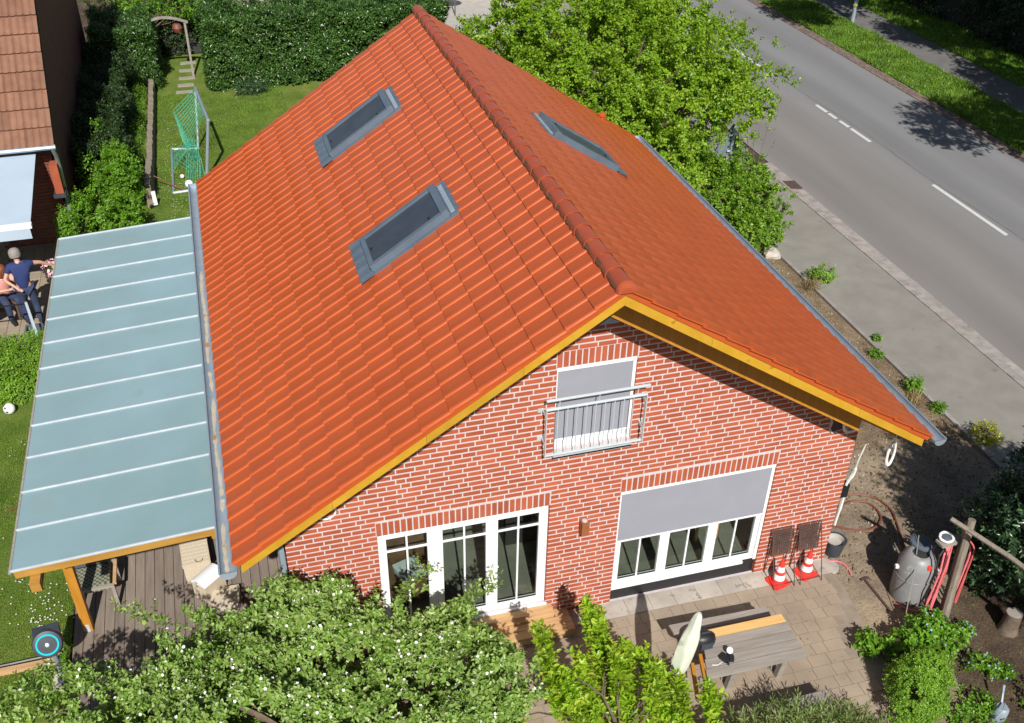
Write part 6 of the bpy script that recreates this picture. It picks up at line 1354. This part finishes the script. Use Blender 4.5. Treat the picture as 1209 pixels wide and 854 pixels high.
# cherry laurel hedge behind the back lawn
def boxhedge_pts(x0, x1, y0, y1, z1, n_, wob=.18, seed=1):
    r_ = np.random.default_rng(seed); ax_, ay, az = (x1 - x0), (y1 - y0), z1; areas = np.array([ax_ * az, ax_ * az * .3, ax_ * ay, ay * az, ay * az]); f = r_.choice(5, n_, p=areas / areas.sum()); u, v = r_.random(n_), r_.random(n_)
    P = np.zeros((n_, 3)); O = np.zeros((n_, 3))
    m = f == 0; P[m] = np.c_[x0 + u[m] * ax_, np.full(m.sum(), y0), v[m] * az]; O[m] = (0, -1, .15)
    m = f == 1; P[m] = np.c_[x0 + u[m] * ax_, np.full(m.sum(), y1), v[m] * az]; O[m] = (0, 1, .1)
    m = f == 2; P[m] = np.c_[x0 + u[m] * ax_, y0 + v[m] * ay, np.full(m.sum(), z1)]; O[m] = (0, 0, 1)
    m = f == 3; P[m] = np.c_[np.full(m.sum(), x0), y0 + u[m] * ay, v[m] * az]; O[m] = (-1, 0, .1)
    m = f == 4; P[m] = np.c_[np.full(m.sum(), x1), y0 + u[m] * ay, v[m] * az]; O[m] = (1, 0, .1)
    w = np.sin(P[:, 0] * 2.1 + 1) * np.sin(P[:, 2] * 2.7 + P[:, 1] * 1.9) + .6 * np.sin(P[:, 0] * 5.3 + P[:, 1] * 4.1 + P[:, 2] * 4.7); P += O * (w * wob * .6)[:, None] - O * (r_.random(n_) ** 1.5 * .4)[:, None]; return P, O
def hedge(name, label, x0, x1, y0, y1, z1, n_, mats, ln, wd, length=.18, nleaf=7, seed=1, keep=.85, freq=1.8, wob=.25, shape=4, cat='hedge', core=True):
    t = thing(name, ((x0 + x1) / 2, (y0 + y1) / 2, 0), label, cat); P, O = boxhedge_pts(x0, x1, y0, y1, z1, n_, wob, seed); P, O = clumpy(P, O, keep, freq, seed); m = P[:, 2] > .05; P, O = P[m], O[m]
    d = O + rng.normal(size=O.shape) * .45; d[:, 2] += .4; A = sprigs(P - unit(d) * length * .5, d, length, nleaf, ln, wd); o = np.array(woff(t))
    ob = link('foliage', leaf_mesh('foliage', A[0] - o, A[1], A[2], A[3], A[4], mats, shape=shape), t)
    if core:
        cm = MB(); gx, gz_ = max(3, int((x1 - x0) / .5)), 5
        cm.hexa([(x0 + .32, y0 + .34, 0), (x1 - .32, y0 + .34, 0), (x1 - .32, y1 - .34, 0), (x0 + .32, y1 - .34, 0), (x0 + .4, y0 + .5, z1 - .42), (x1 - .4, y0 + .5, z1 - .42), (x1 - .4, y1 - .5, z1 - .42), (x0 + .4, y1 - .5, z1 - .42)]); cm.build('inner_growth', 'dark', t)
    k = rng.choice(len(P), 22, replace=False); cx = (x0 + x1) / 2; mm_ = MB()
    for i in k: p = P[i]; b_ = (p[0] * .85 + cx * .15, (y0 + y1) / 2 + rng.normal() * .2, 0); mm_.tube([b_, ((b_[0] + p[0]) / 2, (b_[1] + p[1]) / 2, p[2] * .6), tuple(p)], [.035, .025, .008], 5)
    mm_.build('stems', 'bark', t); return t
hedge('laurel_hedge', 'tall glossy cherry laurel hedge behind the back lawn', 1.2, 9.0, 24.3, 26.6, 2.25, 15500, 'L_laurel', .135, .06, .24, 7, seed=60, keep=1.)
hedge('laurel_hedge', 'shadowed glossy laurel bush left of the garden arch', -2.3, -.45, 24.9, 27.8, 2.05, 5200, 'L_laurel', .12, .05, .22, 7, seed=61)
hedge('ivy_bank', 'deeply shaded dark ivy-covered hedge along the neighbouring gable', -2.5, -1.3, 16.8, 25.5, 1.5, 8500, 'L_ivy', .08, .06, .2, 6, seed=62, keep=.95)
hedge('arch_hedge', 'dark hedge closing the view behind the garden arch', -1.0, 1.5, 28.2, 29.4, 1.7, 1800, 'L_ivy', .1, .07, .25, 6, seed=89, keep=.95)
t = tree('arch_creeper', (-.9, 27.2, 0), 'light green creeper bush rising above and behind the garden arch', 'shrub', [(-.6, 27.6, 2.3, 1.0, .8, .6), (.6, 28.0, 2.0, 1.1, .8, .6), (-1.6, 28.4, 2.2, 1.0, 1.0, .8), (1.2, 28.6, 1.5, .7, .7, .6)], nsprig=2000, length=.24, nleaf=6, ln=.085, wd=.06, mats='L_shrub', shell=.4, keep=.75, seed=63, r0=.05, ntips=12, top=(-.6, 27.6, 1.6))
t = tree('garden_shrub', (-1.6, 14.9, 0), 'bright green leafy shrub between the terrace roof and the sleeper wall', 'shrub', [(-1.35, 15.6, .9, .45, .6, .85), (-1.75, 14.9, .7, .5, .55, .7), (-1.25, 14.3, .6, .4, .5, .6), (-1.5, 16.6, .9, .35, .5, .7), (-1.35, 17.6, .5, .3, .5, .45)], nsprig=900, tuft=5, length=.15, nleaf=7, ln=.065, wd=.048, mats='L_shrub', lump=.1, shell=.45, keep=.75, freq=3, seed=64, r0=.04, ntips=18, top=(-1.5, 15.2, .6))
t = tree('ivy_shrub', (-2.3, 14.4, 0), 'sunlit yellow-green ivy shrub at the corner of the neighbouring wall', 'shrub', [(-2.55, 13.6, .7, .25, .35, .65), (-2.5, 13.0, .5, .25, .45, .5), (-2.3, 12.5, .35, .25, .4, .35), (-2.3, 14.5, .7, .25, .5, .6)], nsprig=1600, length=.15, nleaf=6, ln=.06, wd=.045, mats='L_shrub', shell=.45, keep=.9, seed=65, r0=.03, ntips=10, top=(-2.3, 14.2, .4))
t = tree('climbing_shrub', (-2.2, 17.0, 0), 'sparse sunlit twigs in front of the dark ivy bank', 'shrub', [(-2.15, 16.2, 1.1, .25, .4, .45), (-1.9, 18.0, 1.4, .2, .3, .4)], nsprig=110, length=.25, nleaf=6, ln=.075, wd=.055, mats='L_shrub', keep=1, seed=66, r0=.02, ntips=8, top=(-2.1, 16.8, .8))
hedge('box_hedge', 'clipped box hedge at the left edge beside the terrace roof', -4.4, -2.42, 7.75, 8.85, .95, 8500, 'L_box', .05, .034, .12, 7, seed=67, wob=.08, keep=1.)
t = tree('flowering_plant', (2.6, 23.9, 0), 'bluish-green perennial clump at the foot of the laurel hedge', 'plant', [(2.4, 23.8, .25, .55, .3, .28)], nsprig=260, length=.2, nleaf=6, ln=.09, wd=.03, mats='L_rhodo', keep=1, seed=68, r0=.01, ntips=4, top=(2.4, 23.8, .15), crown_name='foliage')
t = tree('wall_plant', (-1.1, 19.3, 0), 'low green plants growing behind the sleeper wall', 'plant', [(-1.15, 18.9, .3, .2, 1.0, .25), (-1.15, 21.5, .3, .25, 1.6, .25), (-1.1, 23.6, .35, .25, .8, .25)], nsprig=700, length=.2, nleaf=6, ln=.11, wd=.02, mats='L_shrub', keep=1, seed=69, r0=.01, ntips=4, top=(-1.1, 20, .15), upb=1.2, crown_name='foliage')
t = tree('herb_clump', (-2.5, .9, 0), 'small dark green herbs in the stony strip beside the deck corner', 'plant', [(-2.05, 1.2, .1, .12, .35, .1), (-2.2, .3, .1, .2, .15, .1)], nsprig=90, length=.1, nleaf=5, ln=.05, wd=.02, mats='L_shrub', keep=1, seed=70, r0=.006, ntips=3, top=(-2.2, .8, .05), crown_name='foliage')
# far side of the road: trees out of frame to the right throw the shade on the verge
def bigtree(x, y, h, r_, label, seed, n_=1700, name='oak_tree'):
    r2 = random.Random(seed); bl = [(x, y, h * .7, r_ * .8, r_ * .8, h * .28)] + [(x + r2.uniform(-.6, .6) * r_, y + r2.uniform(-.6, .6) * r_, h * r2.uniform(.5, .85), r_ * .45, r_ * .45, h * .16) for _ in range(7)]
    return tree(name, (x, y, 0), label, 'tree', bl, nsprig=n_, length=.5, nleaf=7, ln=.2, wd=.15, mats='L_laurel', shell=.5, keep=.7, seed=seed, r0=.25, ntips=16, top=(x, y, h * .6))
def shade_tree(x, y, h, blobs, label, seed, n_=2600, name='oak_tree'):
    return tree(name, (x, y, 0), label, 'tree', blobs, nsprig=n_, length=.5, nleaf=7, ln=.2, wd=.15, mats='L_laurel', shell=.6, keep=.66, freq=1.3, seed=seed, r0=.22, ntips=22, top=(x, y, h * .6))
shade_tree(27.5, 6, 6.5, [(22.4, 8.6, 6, 1.9, 2.0, 1.1), (24.6, 8, 6.4, 2.2, 2.6, 1.4), (26.6, 6.5, 6.6, 2.2, 2.4, 1.5), (27.4, 9.3, 6.2, 1.8, 1.8, 1.2), (25.2, 10.2, 6.2, 1.5, 1.5, .9)], 'broad roadside tree at the far footpath, nearest to the camera', 80, 4600)
shade_tree(31, 13, 7, [(27.6, 13.5, 6.3, 2.0, 2.2, 1.4), (25.9, 12.9, 5.5, 1.0, 1.4, .8), (29.6, 15.5, 6.8, 2.4, 2.6, 1.6), (31, 12, 6.5, 2.4, 2.4, 1.6), (30, 10, 6, 2, 2, 1.5), (27.6, 16.3, 6.6, 1.7, 1.5, 1.0), (25.9, 10.6, 5.8, 1.2, 1.2, .8)], 'tall tree behind the far footpath, second along the road', 81, 5200)
shade_tree(31.3, 20.5, 7, [(26.1, 16.8, 6.4, 1.2, 1.7, .8), (28.2, 18.6, 6.5, 2.2, 2.4, 1.4), (25.6, 21.6, 6., 1.2, 1.7, .9), (31, 20, 6.3, 2.5, 2.5, 1.6), (29, 23, 6.3, 2.2, 2.2, 1.4)], 'dark tree on the far bank beside the top right corner', 82, 5000)
shade_tree(30.5, 28.5, 7, [(23.4, 21.4, 5.6, 1.3, 1.6, .8), (27.4, 26.5, 6, 2.2, 2.4, 1.5), (30, 29, 6, 2.5, 2.5, 1.6), (25.2, 25.6, 5.8, 1.2, 1.3, .8)], 'farthest dark tree on the bank beyond the lamp post', 83, 4200)
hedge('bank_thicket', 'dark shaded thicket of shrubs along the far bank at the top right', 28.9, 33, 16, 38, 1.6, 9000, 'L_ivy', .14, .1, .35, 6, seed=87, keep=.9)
# ---- grass blades, daisies, weeds
def blades(name, region, n_, h, wd, mm='L_grass', z=0, avoid=None):
    x = rng.uniform(region[0], region[1], n_); y = rng.uniform(region[2], region[3], n_)
    if avoid is not None: k = ~avoid(x, y); x, y = x[k], y[k]
    n_ = len(x); D = rng.normal(size=(n_, 3)) * .55; D[:, 2] = 1; f = .6 + .4 * np.sin(x * 1.7 + y) * np.sin(y * 2.3)
    me = leaf_mesh(name, np.c_[x, y, np.full(n_, z)], D, rv(n_), rng.uniform(.4, 1, n_) * h * f, wd, mm); o = link(name, me); o['kind'] = 'stuff'
blades('lawn_grass', (-4.2, -1.99, .0, 7.9), 60000, .05, .009); blades('back_lawn_grass', (-.62, 3.4, 15.0, 24.4), 60000, .07, .014)
blades('verge_grass', (23.5, 25.5, 12, 36), 60000, .24, .025, z=.02); blades('bank_grass', (27.1, 29.8, 13, 34), 26000, .25, .03, z=.02)
def daisies(name, cl, n_, s):
    P = []
    for x, y, sx, sy, k in cl: P.append(np.c_[rng.normal(x, sx, k), rng.normal(y, sy, k), np.full(k, .05)])
    P = np.vstack(P); n_ = len(P); PP, DD = [], []
    for i in range(5): a = 2 * math.pi * i / 5; PP.append(P); DD.append(np.c_[np.full(n_, math.cos(a)), np.full(n_, math.sin(a)), np.full(n_, .2)])
    me = leaf_mesh(name, np.vstack(PP), np.vstack(DD), np.tile([[0, 0, 1.]], (n_ * 5, 1)), s, s * .8, 'blossom'); o = link(name, me); o['kind'] = 'stuff'
daisies('daisies', [(-2.35, 1.9, .14, .25, 60), (-2.5, 2.6, .3, .3, 30), (-2.75, 6.4, .2, .3, 28), (-2.5, 4.0, .35, .8, 25), (-.15, 16.2, .15, 1.2, 60), (.9, 22.5, .8, 1.2, 40), (-.2, 20, .2, 1.5, 40)], 0, .014)
blades('bed_weeds', (9.7, 13.7, 2.4, 10.8), 700, .07, .02, 'L_shrub'); blades('kerb_weeds', (13.68, 13.84, 1, 12), 900, .07, .014, 'L_dry')
blades('shaded_weeds', (10.2, 13.6, -4, 2.2), 1500, .07, .02, 'L_shrub')
for q in (50, 51): pass
